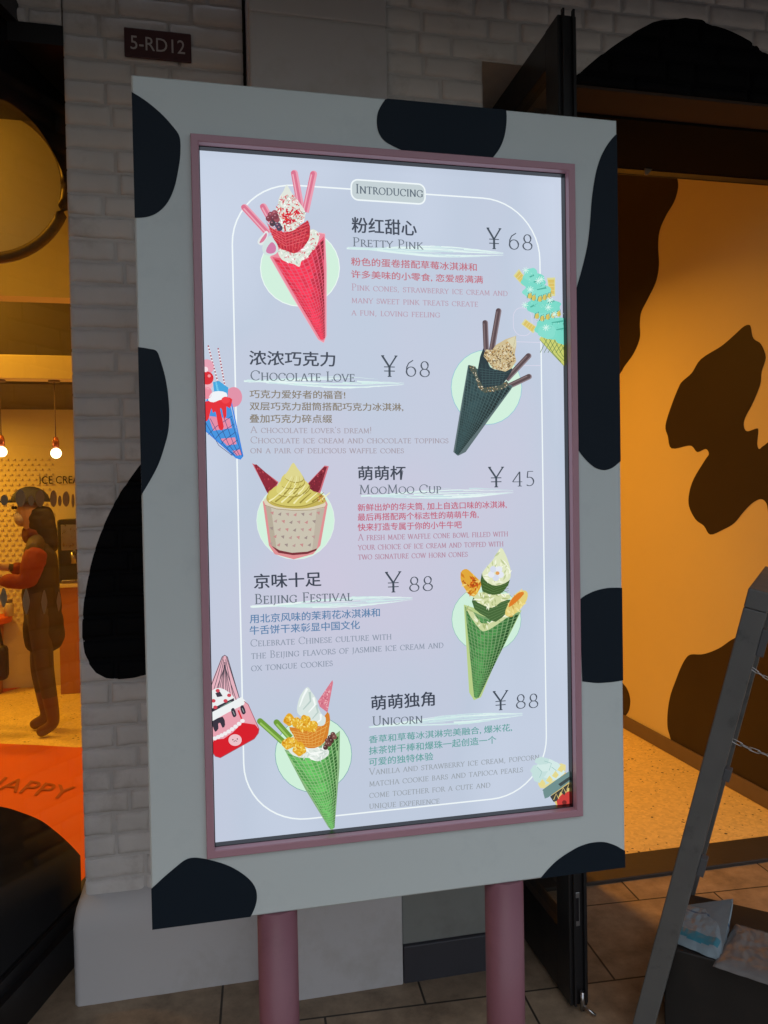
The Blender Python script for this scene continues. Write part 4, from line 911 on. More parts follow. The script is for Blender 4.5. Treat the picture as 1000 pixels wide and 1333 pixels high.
A.poly(bowl, '#c42438', 2); A.k = 14.4; A.specks(bowl, 240, ['#d93a48', '#b01c30', '#e0524e', '#8e2030'], 1.6, 5, 1.2); A.k = 15.6
for k in range(6):
    t = k/5.5; A.line([tuple(Vector(z7([(345+40*t, 590+60*t*2.2)])[0])), tuple(Vector(z7([(500+20*t, 672+150*t*.9)])[0])), tuple(Vector(z7([(735-55*t, 580+180*t)])[0]))], .8, '#e4606a')
for k in range(8):
    x = 420+k*40; A.line(z7([(x, 650-abs(k-3)*4), (x*.62+215, 830)]), .7, '#de545e')
A.k = 17; peak = z7([(520, 228), (548, 268), (580, 320), (630, 380), (680, 450), (694, 500), (678, 570), (640, 590), (600, 640), (540, 660), (480, 640), (440, 560), (418, 460), (440, 420), (450, 350), (490, 285)])
A.poly(peak, '#dfe5db', 3); A.k = 17.4; A.specks(z7([(470, 320), (600, 330), (690, 480), (680, 570), (560, 660), (480, 640), (420, 460)]), 420, ['#f6f6ef', '#cdd5c8', '#d9737f', '#cf3346', '#e1463c', '#e7a0a5', '#b8c2b2', '#ffffff'], 1.45, 7, 1.3)
A.k = 18.6; A.specks(z7([(450, 450), (640, 460), (620, 560), (500, 600)]), 60, ['#d8202e', '#e23a30', '#c81c34'], 2.2, 9, 1.6); A.line(z7([(500, 600), (510, 660)]), 2.2, '#c93a3a')
for i, (x, y, c) in enumerate([(375, 505, '#8e4150'), (410, 490, '#a04a58'), (355, 540, '#83303f'), (400, 540, '#6b3040'), (430, 550, '#9a4a55'), (390, 585, '#4a3540'), (440, 605, '#54405a'), (420, 520, '#7c3544'), (455, 630, '#4c3d56')]):
    A.k = 19+i*.2; p = z7([(x, y)])[0]; A.disc(p[0], p[1], 4, 4, c, 14); A.k += .1; A.disc(p[0]-1, p[1]-1.2, 1.2, 1, '#b77a86', 8)
A.k = 21; heart = z7([(370, 700), (405, 740), (440, 800), (436, 855), (380, 885), (310, 870), (295, 800), (330, 735)])
A.poly(z7([(330, 655), (352, 680), (330, 745), (290, 790), (252, 770), (262, 730), (300, 690)]), '#dfe6e6', 3); A.k = 21.3; A.poly(z7([(330, 675), (338, 700), (310, 750), (270, 770), (280, 740), (305, 705)]), '#d87a98', 3); A.k = 21.6
A.poly(heart, '#cfe0de', 3); A.k = 21.9; A.poly(z7([(385, 760), (420, 800), (415, 850), (370, 868), (330, 850), (345, 800)]), '#cf7ba6', 3)
A.done('ice_cream_picture', 'pink waffle cone with pink sticks')
# 2 chocolate
z5 = Z(570, 340, 4.939)
A = Art(6); A.disc(633, 504.3, 46.3, 49, '#8fc3d3'); A.k = 6.4; A.disc(633, 504.3, 45.5, 48.2, '#d0eedb'); A.k = 7
for p, q in (((648, 404.5), (639, 456)), ((630.5, 420), (632, 458)), ((687, 463), (658, 494)), ((687.5, 490), (660, 503))):
    A.k = 8.6; A.cap(tuple(Vector(p)+Vector((.8, .5))), tuple(Vector(q)+Vector((.8, .5))), 7.2, '#8a7a80'); A.k = 9; A.cap(p, q, 5.8, '#574448', '#7d6a6c')
A.k = 9.5; soft(A, [(609, 476), (640, 490), (667, 503), (664, 508), (640, 540), (606, 588), (596, 593), (590, 588), (600, 530)], ['#5b6d70'], [.5])
A.k = 10; A.cone((609.5, 476), (666, 504), (593.5, 592), '#243a3d', '#40595a', 11, 36, -.02, 1.0, 5)
A.k = 12; A.poly(z5([(290, 560), (255, 690), (262, 770), (290, 815), (400, 795), (445, 750), (475, 690), (400, 700), (330, 680)]), '#22343a', 2); A.k = 12.4
for k in range(7): A.line(z5([(262+k*4, 690+k*18), (350+k*8, 705+k*14), (465-k*12, 700+k*14)]), .6, '#3f5a5c')
for k in range(7): A.line(z5([(280+k*26, 660), (285+k*20, 810)]), .6, '#3c5658')
A.k = 13; cr = z5([(195, 668), (240, 680), (255, 745), (290, 815), (400, 800), (440, 770), (455, 800), (400, 830), (300, 848), (262, 825), (235, 745), (205, 700)])
A.poly(cr, '#4d5549', 0); A.k = 13.3; A.specks(cr, 260, ['#d6c3a2', '#a98a5c', '#7c6242', '#e8dcc4', '#5a4a35'], 1.1, 3, 1.1)
A.k = 15; ice = z5([(497, 482), (500, 540), (490, 600), (500, 645), (470, 690), (430, 712), (350, 692), (320, 650), (290, 612), (305, 570), (345, 575), (370, 540), (430, 505)])
A.poly(ice, '#cdbb90', 0); A.k = 15.3; A.specks(z5([(440, 520), (490, 560), (490, 640), (440, 705), (350, 690), (290, 610), (310, 570), (360, 570)]), 520, ['#b08a50', '#8a6236', '#d9c79c', '#6e4e2c', '#e9e0c6', '#c59d5c', '#4e3c2a'], 1.2, 4, 1.2)
A.k = 16.5; A.poly(z5([(497, 482), (500, 540), (488, 565), (462, 540), (440, 510)]), '#d8d2ae', 0); A.line(z5([(497, 482), (482, 550)]), .9, '#b9ac82')
A.done('ice_cream_picture', 'dark chocolate waffle cone with brown sticks')
# 3 cup
z4 = Z(250, 590, 4.0)
A = Art(6); A.disc(384.7, 677.5, 51, 51, '#dfeee6'); A.k = 6.4; A.disc(384.7, 677.5, 50, 50, '#d2f0dc'); A.k = 7
A.poly(z4([(368, 250), (400, 480), (430, 525), (530, 552), (630, 525), (668, 480), (706, 265), (690, 230), (600, 200)]), '#df8f92'); A.k = 7.5
A.poly(z4([(312, 52), (330, 60), (450, 150), (410, 240)]), '#cf6a78'); A.poly(z4([(712, 68), (690, 64), (590, 170), (660, 230)]), '#cf6a78'); A.k = 8
A.poly(z4([(322, 60), (335, 58), (446, 155), (400, 215), (388, 200)]), '#8c1f33'); A.poly(z4([(702, 72), (688, 70), (590, 175), (650, 212), (665, 190)]), '#7c1d30'); A.k = 8.4
A.specks(z4([(335, 68), (446, 155), (400, 215)]), 80, ['#b0303f', '#6e1626', '#c8505a'], 1.3, 2); A.specks(z4([(690, 75), (590, 175), (655, 210)]), 80, ['#a62a3b', '#651524', '#c04a56'], 1.3, 3)
A.k = 10; A.poly(z4([(383, 270), (690, 285), (668, 400), (650, 495), (600, 512), (520, 518), (455, 505), (412, 480), (398, 380)]), '#c9c2b0'); A.k = 10.3
A.poly(z4([(383, 270), (410, 275), (440, 500), (412, 480), (398, 380)]), '#b5ab98'); A.poly(z4([(690, 285), (650, 282), (625, 505), (650, 495), (668, 400)]), '#bdb2a2'); A.k = 10.6
for r in range(5):
    for c in range(7):
        x = 415+c*40+(20 if r % 2 else 0)-r*1.5; y = 318+r*40+ (c-3)**2*-.8
        if x > 655-r*7: continue
        s = 1 if (r+c) % 2 else -1
        A.poly(z4([(x-9, y+4*s), (x+10, y-8), (x+7, y+11)]), ['#c58d8a', '#9d8d88', '#b99a94'][(r*2+c) % 3])
A.k = 11; A.poly(z4([(412, 480), (455, 505), (520, 518), (600, 512), (650, 495), (646, 506), (600, 524), (525, 530), (450, 518)]), '#7a3038')
A.k = 12; A.poly(z4([(372, 248), (380, 235), (690, 245), (696, 268), (685, 285), (620, 297), (530, 300), (440, 292), (385, 275)]), '#ddd2b8'); A.k = 12.3; A.line(z4([(378, 270), (440, 290), (530, 298), (620, 295), (690, 280)]), .8, '#9c8a70')
A.k = 13; A.poly(z4([(388, 245), (395, 210), (430, 190), (640, 200), (690, 235), (685, 260), (600, 285), (520, 288), (430, 275)]), '#c2b055', 3)
sw = [[(395, 215), (450, 165), (560, 160), (640, 205), (660, 235), (590, 270), (500, 275), (420, 255)], [(440, 180), (470, 140), (570, 135), (610, 170), (590, 205), (520, 225), (450, 215)], [(460, 160), (480, 110), (560, 105), (585, 150), (550, 180), (490, 180)], [(480, 125), (500, 90), (525, 50), (545, 75), (570, 110), (575, 140), (530, 150)]]
for i, l in enumerate(sw):
    A.k = 14+i; A.poly(z4([(x+3, y+5) for x, y in l]), '#a2913e', 3); A.k += .3; A.poly(z4(l), ['#d3c76a', '#dcd27c', '#d6cb70', '#dcd48c'][i], 3)
A.k = 18.5
for k in range(9):
    x = 400+k*32; A.line(z4([(x, 262-abs(k-4)*3), (x+25, 235), (x+60, 205), (x+75, 190)][:3]), 2.3, ['#f2ecb2', '#9c8c3a'][k % 2], .9)
for k in range(6):
    x = 455+k*24; A.line(z4([(x, 212), (x+22, 190), (x+38, 165)]), 2.0, ['#f3edb8', '#9f8f3c'][k % 2], .8)
for k in range(4): A.line(z4([(490+k*20, 168), (505+k*18, 145), (520+k*12, 118)]), 1.1, ['#f0eab4', '#bdae58'][k % 2], .4)
A.k = 19.2; A.specks(z4([(640, 205), (690, 225), (688, 255), (655, 250)]), 40, ['#c8923c', '#9a5c2a', '#e3c060'], 1.6, 5)
A.done('ice_cream_picture', 'paper cup of yellow swirl with two red horn cones')
# 4 Beijing
z3 = Z(440, 590, 3.125)
A = Art(6); A.disc(633, 806, 45.4, 43.5, '#8fbfb6'); A.k = 6.4; A.disc(633, 806, 44.7, 42.8, '#cfeedb'); A.k = 7
soft(A, [(604, 788), (640, 800), (678, 795), (640, 870), (626, 906), (617, 910), (611, 900)], ['#b9cf8a'], [1.3]); A.k = 9
A.cone((604.8, 789), (677, 796), (619.5, 909), '#3f7a40', '#79a06c', 11, 30, .10, 1.0, 8)
A.k = 11; cr = z3([(520, 625), (540, 632), (580, 690), (620, 685), (690, 640), (700, 655), (640, 700), (600, 722), (575, 715), (535, 660)]); A.poly(cr, '#ccd6a0', 2); A.k = 11.3; A.specks(cr, 60, ['#e6ecc8', '#a8b878', '#f0f4da'], 2, 3, 2)
A.k = 12; A.poly(z3([(550, 580), (553, 632), (600, 665), (640, 685), (690, 640), (700, 595), (640, 600)]), '#47683a', 2); A.k = 12.3
for k in range(6): A.line(z3([(555, 600+k*12), (610, 625+k*12), (690, 600+k*9)]), .5, '#6a8d58')
A.k = 13; cr = z3([(545, 572), (590, 565), (640, 572), (690, 572), (698, 590), (660, 605), (625, 628), (590, 618), (560, 600)]); A.poly(cr, '#d3dba6', 2); A.k = 13.3; A.specks(cr, 70, ['#eef2d2', '#b0bd80', '#f4f6e2'], 2, 4, 2)
A.k = 14; A.poly(z3([(583, 488), (585, 560), (640, 575), (672, 560), (697, 515), (640, 530)]), '#43612f', 2); A.k = 14.3
for k in range(5): A.line(z3([(586, 510+k*13), (630, 540+k*9), (692, 518+k*10)]), .5, '#668a50')
A.k = 15; cr = z3([(659, 385), (676, 405), (690, 440), (700, 480), (692, 518), (640, 538), (600, 520), (584, 490), (600, 465), (630, 430)]); A.poly(cr, '#dfe6bf', 3); A.k = 15.3; A.specks(cr, 70, ['#f3f6e2', '#c0cb98', '#eef2d4'], 2.2, 5, 2)
for k in range(5): A.k = 16.2+k*.1; a = math.radians(72*k+20); p = z3([(640+20*math.cos(a), 487+19*math.sin(a))])[0]; A.disc(p[0], p[1], 4.3, 4.3, ['#e4e8f2', '#d5dcec'][k % 2], 14)
A.k = 17; p = z3([(646, 487)])[0]; A.disc(p[0], p[1], 2.6, 2.4, '#e2a15c', 12)
A.k = 18; ck = z3([(498, 482), (520, 470), (545, 490), (578, 525), (572, 555), (548, 582), (520, 560), (498, 520)]); A.poly(ck, '#e0a83a', 3); A.k = 18.3; A.specks(ck, 60, ['#eec65a', '#cf7f22', '#f0d27c', '#b9641c'], 2.4, 6, 1.6); A.k = 19.3; A.specks(z3([(540, 500), (576, 525), (565, 560), (535, 545)]), 24, ['#c85a18', '#e0741e', '#a84414'], 2.6, 7, 1.4)
A.k = 20; ck = z3([(765, 562), (766, 590), (745, 625), (700, 662), (676, 652), (690, 610), (715, 575), (740, 557)]); A.poly(ck, '#e3cf7a', 3); A.k = 20.3; A.specks(ck, 50, ['#f0e29c', '#cfae58', '#efdc8c'], 2.2, 8, 1.6); A.k = 21.3; A.poly(z3([(745, 562), (752, 572), (720, 605), (690, 625), (700, 595), (725, 570)]), '#df7e28', 2)
A.done('ice_cream_picture', 'green cone with white flower and orange cookies')
# 5 unicorn
zu = Z(260, 840, 4.167)
A = Art(6); A.disc(408, 981.5, 50.2, 50, '#79a9ab'); A.k = 6.4; A.disc(408, 981.5, 49.4, 49.2, '#d0f0da'); A.k = 7
soft(A, [(371, 976), (400, 985), (442, 952), (441, 1000), (435, 1076), (431, 1079), (427, 1075), (398, 1026)], ['#86ad7c'], [1.2])
for p, q in (((338.5, 938.5), (368, 965)), ((360, 940), (378, 960))): A.k = 8; A.cap(p, q, 8, '#6f9c3a', '#9cc564')
A.k = 9; A.cone((371.6, 978), (441.2, 953), (433, 1079), '#4f9a4c', '#8fc080', 11, 30, .10, 1.0, 10)
A.k = 12; cr = zu([(480, 560), (540, 575), (600, 552), (690, 560), (695, 595), (640, 626), (600, 610), (540, 605), (500, 590)]); A.poly(cr, '#e3ebe4', 3); A.k = 12.3; A.specks(cr, 50, ['#f6faf6', '#cbd8d0'], 2.4, 2, 2)
A.k = 13; wf = zu([(485, 440), (560, 450), (640, 430), (692, 358), (706, 400), (700, 450), (690, 500), (650, 545), (590, 556), (530, 525), (505, 480)]); A.poly(wf, '#d5822c', 2); A.k = 13.4
for k in range(6): A.line(zu([(495+k*6, 462+k*16), (580+k*8, 480+k*13), (700-k*9, 410+k*26)]), .7, '#eab45a')
for k in range(8): A.line(zu([(505+k*26, 462-k*5), (545+k*16, 540)]), .7, '#e3a64e')
A.k = 15; A.poly(zu([(718, 186), (722, 200), (692, 362), (650, 330), (640, 300)]), '#d77a8c'); A.k = 15.3; A.specks(zu([(715, 195), (690, 360), (642, 302)]), 80, ['#e59aa6', '#c05c72', '#efb4ba'], 1.5, 5)
A.k = 16; A.poly(zu([(582, 224), (605, 250), (632, 290), (640, 330), (660, 370), (682, 390), (672, 430), (620, 430), (560, 390), (528, 360), (532, 310), (548, 265)]), '#d9e5e0', 3); A.k = 16.4
for l, c in (([(582, 232), (560, 275), (540, 330)], '#f4faf8'), ([(595, 250), (600, 300), (560, 345)], '#b7cbc6'), ([(615, 280), (625, 320), (590, 360)], '#f6fbf9'), ([(632, 320), (640, 360), (610, 395)], '#bccfc9'), ([(655, 370), (655, 400), (630, 420)], '#f2f8f6')): A.line(zu(l), 3.2, c, 1.4)
for i, (x, y, r) in enumerate([(485, 400, 32), (530, 418, 30), (572, 400, 26), (605, 435, 33), (560, 440, 26), (478, 528, 32), (540, 558, 36), (505, 520, 24)]):
    A.k = 18+i*.5; p = zu([(x, y)])[0]; rr = r/4.167; rnd = random.Random(i)
    A.poly([(p[0]+rr*(1+.14*math.sin(3*a+i))*math.cos(a), p[1]+rr*(1+.14*math.cos(4*a+i))*math.sin(a)) for a in [2*math.pi*k/18 for k in range(18)]], '#e2a92c'); A.k += .15
    A.specks([(p[0]+rr*.9*math.cos(a), p[1]+rr*.9*math.sin(a)) for a in [2*math.pi*k/10 for k in range(10)]], 26, ['#f0c94e', '#d08a1e', '#f6dc7e', '#e8b83a'], 1.9, i, 1.2)
for i, (x, y) in enumerate([(720, 478), (705, 495), (728, 492), (690, 512), (712, 512), (688, 532), (700, 530), (680, 548)]): A.k = 23+i*.2; p = zu([(x, y)])[0]; A.disc(p[0], p[1], 3.3, 3.3, ['#6d4440', '#523230', '#7f524a'][i % 3], 12); A.k += .1; A.disc(p[0]-.8, p[1]-1, .9, .8, '#b08f88', 8)
A.done('ice_cream_picture', 'bright green cone with popcorn and pink horn')
# --- cartoon ice creams cut by the edges of the sheet
A = Art(6)                                                # mint, top right
for l in (rrect(Sx(668, 425)[0], Sx(692, 400)[0], Sx(680, 437)[1], Sx(680, 401)[1], .018, .022, 6),): A.linew(l+[l[0]], .0012, '#dcd8ea')
A.line([(672, 445), (705, 446)], .8, '#dcd8ea'); A.line([(676, 476), (704, 476)], .8, '#dcd8ea')
for q in ([(485, 95), (520, 52), (582, 135), (545, 160)], [(700, 108), (752, 106), (752, 226), (715, 222)], [(535, 405), (560, 372), (635, 425), (612, 465)]):
    A.k = 7; A.poly(z5(q), '#d9d795'); A.k = 7.3; c = Vector((sum(p[0] for p in q)/4, sum(p[1] for p in q)/4)); qq = [tuple(c+(Vector(p)-c)*.78) for p in q]; A.poly(z5(qq), '#d9bf62')
    A.k = 7.6
    for t in (.25, .5, .75): A.line(z5([tuple(Vector(qq[0])+(Vector(qq[3])-Vector(qq[0]))*t), tuple(Vector(qq[1])+(Vector(qq[2])-Vector(qq[1]))*t)]), .5, '#e9dfa0')
A.k = 9; A.poly(z5([(650, 500), (690, 450), (860, 440), (860, 730), (825, 690), (740, 600)]), '#c9cf6e'); A.k = 9.3
for k in range(6): A.line(z5([(676+k*32, 490+k*2), (738+k*30, 592+k*8), (790+k*26, 650)]), .8, '#5d7d4a'); A.line(z5([(820-k*30+40, 480), (740-k*25+40, 590)]), .8, '#5d7d4a')
A.line(z5([(652, 505), (740, 602), (828, 695)]), 1.0, '#8a9a58')
teal = '#79d8c6'
for i, (cx, cy, rx, ry) in enumerate([(740, 430, 118, 70), (700, 455, 60, 45), (800, 480, 50, 60), (690, 330, 82, 42), (670, 290, 118, 48), (635, 200, 92, 52), (610, 130, 78, 52), (595, 90, 46, 44)]):
    A.k = 10+i*.4; p = z5([(cx, cy)])[0]; A.poly([(p[0]+rx/4.94*(1+.07*math.sin(7*a+i))*math.cos(a), p[1]+ry/4.94*(1+.09*math.sin(5*a+i))*math.sin(a)) for a in [2*math.pi*k/36 for k in range(36)]], [teal, '#84dccb'][i % 2])
A.k = 14
for x, y in [(575, 215), (600, 228), (640, 235), (670, 225), (700, 215), (620, 345), (655, 360), (690, 350), (725, 340), (760, 330)]: A.poly(z5([(x, y), (x+22, y-10), (x+28, y+18), (x+12, y+30), (x, y+24)]), '#d6c25c'); A.line(z5([(x-6, y+26), (x+4, y-6), (x+22, y-16), (x+20, y+30)]), .9, '#4b7a6a')
for x, y, w in [(597, 97, 14), (625, 130, 16), (660, 178, 30), (720, 262, 22), (765, 390, 40), (790, 435, 35), (600, 290, 12)]: A.k = 15; A.poly(z5([(x-w, y+5), (x+w, y-9), (x+w+4, y+1), (x-w+5, y+12)]), '#4fae9c')
for x, y in [(560, 62), (590, 185), (715, 255), (690, 430), (640, 130), (660, 120), (745, 345), (555, 285), (705, 300)]:
    A.k = 15.5
    for k in range(4): a = math.radians(45*k+10); A.line(z5([(x+22*math.cos(a), y+22*math.sin(a)), (x-22*math.cos(a), y-22*math.sin(a))]), .9, '#d5f3ea')
A.k = 16; A.specks(z5([(560, 70), (640, 90), (700, 180), (760, 250), (830, 380), (830, 460), (640, 440), (570, 270)]), 120, ['#3f8f7c', '#b9efe0'], .7, 3)
A.done('cartoon_ice_cream', 'mint green cartoon cone with yellow waffles', clip=True)
zc4 = Z(250, 440, 2.857)
A = Art(6)                                                # blue, left
for p, q in (((60, 28), (104, 195)), ((97, 38), (126, 200))):
    A.k = 6.5; A.line(zc4([p, q]), 2.0, '#f0e6ec')
    for k in range(14): A.k = 6.8; a = Vector(p)+(Vector(q)-Vector(p))*k/14; b = a+(Vector(q)-Vector(p))*.035; A.line(zc4([tuple(a), tuple(b)]), 1.8, '#a04a5a')
A.k = 7; A.disc(250+55/2.857, 440+108/2.857, 9, 10, '#e59fb2'); A.disc(250+155/2.857, 440+220/2.857, 11, 13, '#e08fa6')
A.k = 8; A.poly(zc4([(78, 165), (100, 160), (135, 185), (132, 225), (85, 225)]), '#3fa4dc'); A.poly(zc4([(86, 165), (92, 165), (106, 220), (98, 222)]), '#7fd0ee')
A.k = 9; A.poly(zc4([(20, 320), (60, 215), (140, 240), (189, 440), (178, 450), (165, 444)]), '#3f92dd'); A.k = 9.3
for a, b in (([(60, 290), (140, 300), (148, 335), (80, 345)], '#e48ba6'), ([(105, 375), (160, 370), (166, 395), (130, 400)], '#e48ba6'), ([(150, 420), (178, 415), (184, 435), (165, 438)], '#e48ba6')): A.poly(zc4(a), b)
A.k = 9.8; 
for k in range(5): A.line(zc4([(42+k*26, 300), (100+k*18, 400-k*2), (150+k*9, 438)]), .7, '#2b3f7c'); A.line(zc4([(150+k*6, 290+k*30), (90+k*14, 330+k*26), (60+k*24, 360+k*18)]), .7, '#2b3f7c')
A.line(zc4([(40, 335), (165, 446), (180, 450), (189, 440), (146, 240)]), 1.6, '#2f7fe0')
A.k = 11; A.poly(zc4([(36, 250), (60, 235), (140, 222), (148, 240), (140, 262), (128, 255), (128, 290), (118, 300), (112, 268), (104, 264), (118, 330), (108, 344), (98, 330), (88, 275), (78, 280), (72, 262), (62, 300), (52, 310), (46, 290), (36, 330)]), '#e22430', 2)
A.k = 12; A.poly(zc4([(60, 232), (72, 205), (100, 198), (128, 205), (128, 225), (100, 232), (80, 240)]), '#eef2f6', 2); A.disc(250+55/2.857, 440+205/2.857, 7, 8, '#e8899c'); A.disc(250+60/2.857, 440+175/2.857, 6, 6, '#f0b0bc')
A.k = 13; A.disc(250+56/2.857, 440+150/2.857, 8.5, 8.5, '#d81f2c'); A.k = 13.3; A.disc(250+64/2.857, 440+142/2.857, 2, 2, '#f49aa0'); A.disc(250+125/2.857, 440+232/2.857, 5.5, 4.5, '#ee3a44'); A.k = 13.6; A.disc(250+50/2.857, 440+118/2.857, 3.5, 3.5, '#f4dde4')
A.done('cartoon_ice_cream', 'blue cartoon cone with red sauce', clip=True)
A = Art(6)                                                # pink cake with lattice cone, left
A.poly(zu([(120, 62), (136, 52), (150, 62), (214, 280), (150, 330), (60, 300), (60, 210)]), '#e6b3bf'); A.k = 6.4
for k in range(6): A.line(zu([(128+k*3, 62+k*14), (60+k*28, 300)]), .8, '#4d4450'); A.line(zu([(144-k*3, 62+k*14), (215-k*30, 285+k*6)]), .8, '#4d4450'); 
A.line(zu([(122, 62), (136, 53), (150, 62), (214, 282)]), 1.0, '#4d4450'); A.line(zu([(122, 62), (62, 220)]), 1.0, '#4d4450')
A.k = 7; A.poly(zu([(40, 330), (60, 250), (110, 230), (160, 255), (190, 290), (180, 330), (60, 400)]), '#eceff0', 2); A.k = 7.4
A.poly(zu([(50, 350), (185, 285), (190, 310), (50, 375)]), '#3a3440'); A.poly(zu([(85, 258), (110, 250), (125, 275), (95, 280)]), '#3f3a46'); A.poly(zu([(110, 335), (170, 300), (178, 312), (118, 346)]), '#8aa89c'); A.k = 7.7
for x, y in [(98, 245), (140, 300), (85, 335), (75, 300), (160, 270)]: A.disc(260+x/4.167, 840+y/4.167, 2.8, 2.4, '#cf4a58', 10)
A.k = 8; A.poly(zu([(40, 470), (40, 410), (238, 302), (262, 318), (322, 450), (318, 475), (296, 505), (112, 608), (85, 600), (60, 565)]), '#e8a3b0'); A.k = 8.3
A.poly(zu([(40, 380), (60, 365), (225, 280), (248, 300), (240, 320), (150, 365), (60, 415)]), '#eef2f2'); A.k = 8.5
A.poly(zu([(58, 420), (72, 408), (125, 385), (138, 430), (124, 446), (112, 420), (100, 425), (102, 450), (84, 468), (72, 440)]), '#3a3440', 2)
for x, y in [(182, 365), (232, 350)]: A.poly(zu([(x-12, y-18), (x+4, y-26), (x+18, y+12), (x+4, y+24), (x-6, y+10)]), '#3a3440', 2); A.k += .2; A.line(zu([(x-2, y-10), (x+8, y+12)]), .9, '#9aa6a6')
A.poly(zu([(205, 352), (214, 350), (234, 402), (226, 406)]), '#d8323e')
A.k = 9.3; A.poly(zu([(60, 562), (78, 510), (130, 505), (180, 470), (232, 418), (300, 428), (322, 455), (318, 475), (296, 505), (112, 608), (85, 600)]), '#d6202c'); A.k = 9.6
for i in range(9): t = i/8; A.disc(260+(82+150*t)/4.167, 840+(503-95*t+10*math.sin(math.pi*t))/4.167, 3.0, 2.6, '#f0eef0', 12)
A.k = 10; A.disc(260+192/4.167, 840+512/4.167, 8.6, 7.6, '#ecc3c8'); A.k = 10.3; A.disc(260+180/4.167, 840+510/4.167, .9, .9, '#5a3a40', 8); A.disc(260+204/4.167, 840+506/4.167, .9, .9, '#5a3a40', 8); A.line(zu([(184, 522), (193, 514), (203, 520)]), .7, '#5a3a40')
A.line(zu([(60, 565), (85, 600), (112, 608), (296, 505), (318, 475), (322, 452), (262, 318), (240, 302)]), .9, '#a35562')
A.done('cartoon_ice_cream', 'pink and red cartoon cake with lattice cone', clip=True)
z8 = Z(460, 880, 3.226); A = Art(6)                       # bottom right
A.poly(z8([(815, 470), (850, 540), (950, 580), (950, 430), (880, 400)]), '#d9c27a'); A.k = 6.4
A.poly(z8([(852, 520), (880, 490), (950, 470), (950, 590), (860, 565)]), '#c9403c'); A.k = 6.7; A.disc(460+885/3.226, 880+530/3.226, 3, 3, '#7a2a28'); A.disc(460+915/3.226, 880+505/3.226, 2.4, 2.4, '#7a2a28')
A.k = 7; A.poly(z8([(825, 505), (850, 488), (940, 425), (950, 450), (900, 470), (885, 500), (868, 485), (855, 522), (840, 528)]), '#40403c'); A.k = 7.3
for x, y in [(850, 505), (880, 480), (905, 462)]: A.line(z8([(x-10, y+14), (x, y-12), (x+12, y+10)]), 1.2, '#d9c27a')
A.k = 8; A.poly(z8([(775, 455), (790, 420), (870, 365), (890, 395), (805, 470)]), '#e2d99a', 2)
for i, (x, y, rx, ry) in enumerate([(800, 420, 50, 32), (835, 400, 48, 34), (780, 395, 36, 28), (815, 375, 46, 26), (790, 355, 30, 16)]): A.k = 8.5+i*.3; p = z8([(x, y)])[0]; A.poly([(p[0]+rx/3.226*(1+.08*math.sin(6*a+i))*math.cos(a), p[1]+ry/3.226*(1+.1*math.sin(5*a+i))*math.sin(a)) for a in [2*math.pi*k/30 for k in range(30)]], ['#c4dfdc', '#d3e9e6'][i % 2])
A.k = 10.5
for l in ([(770, 380), (790, 400), (780, 425)], [(800, 355), (830, 365), (820, 395)], [(830, 380), (850, 395), (840, 420)]): A.line(z8(l), .9, '#9cc4c0')
for x, y in [(790, 445), (820, 430), (845, 410), (868, 385)]: A.poly(z8([(x-14, y+8), (x+2, y-14), (x+16, y+4), (x+4, y+18)]), '#e5d98e')
A.k = 11; L = z8([(795, 480), (800, 470), (905, 397), (918, 400), (922, 425), (915, 435), (815, 508), (800, 505)]); A.poly(L, '#6f8f8e', 2); A.k = 11.4; A.poly(z8([(858, 452), (905, 420), (915, 428), (868, 462)]), '#3f4a4a')
A.done('cartoon_ice_cream', 'small cartoon ice cream with mint swirl and red ball', clip=True)
# ------------------------------------------------------------------ folding frame stand (right foreground)
dv = Vector((.67, .742, 0)).normalized(); nv = Vector((dv.y, -dv.x, 0))
T = Vector(CAM + ray(968, 790)*1.93)
r2 = ray(832, 1300)
sol = np.linalg.solve(np.array([r2, list(nv), [0, 0, 1.0]]).T, np.array(T)-CAM)
lean = sol[1]/sol[2]
Lh = T.z-G; base = T - nv*lean*Lh - Vector((0, 0, Lh))
ea = thing('folding_frame_stand', 'dark grey folding A-frame stand with open sides, chain and low black shelf', 'a-frame stand', base)
upv = (T-base).normalized(); pn = upv.cross(dv).normalized()
if pn.dot(nv) < 0: pn = -pn
LW, LD, WID = .054, .052, .62
bm = newbm(); frame_box(bm, base, pn, dv, upv, (LW, LD, (T-base).length-.001), 0, .003); part('leg', bm, M_easel, ea)
bm = newbm(); frame_box(bm, base+dv*(WID-LD), pn, dv, upv, (LW, LD, (T-base).length-.001), 0, .003); part('leg', bm, M_easel, ea)
bm = newbm(); frame_box(bm, T, pn, dv, upv, (LW, WID, .05), 0, .003); part('top_bar', bm, M_easel, ea)
bm = newbm(); frame_box(bm, base+dv*(LD+.0005)+upv*.06, pn, dv, upv, (LW*.8, WID-2*LD-.001, .05), 0, .003); part('lower_bar', bm, M_easel, ea)
# rear frame, mirrored
T2 = T+nv*.17+Vector((0, 0, .02)); base2 = T2+nv*lean*(T2.z-G); base2.z = G
up2 = (T2-base2).normalized(); pn2 = up2.cross(dv).normalized()
if pn2.dot(nv) < 0: pn2 = -pn2
for oo in (0, WID-LD):
    bm = newbm(); frame_box(bm, base2+dv*oo, pn2, dv, up2, (LW, LD, (T2-base2).length-.051), 0, .003); part('leg', bm, M_easel, ea)
bm = newbm(); frame_box(bm, T2-up2*.05, pn2, dv, up2, (LW, WID, .05), 0, .003); part('top_bar', bm, M_easel, ea)
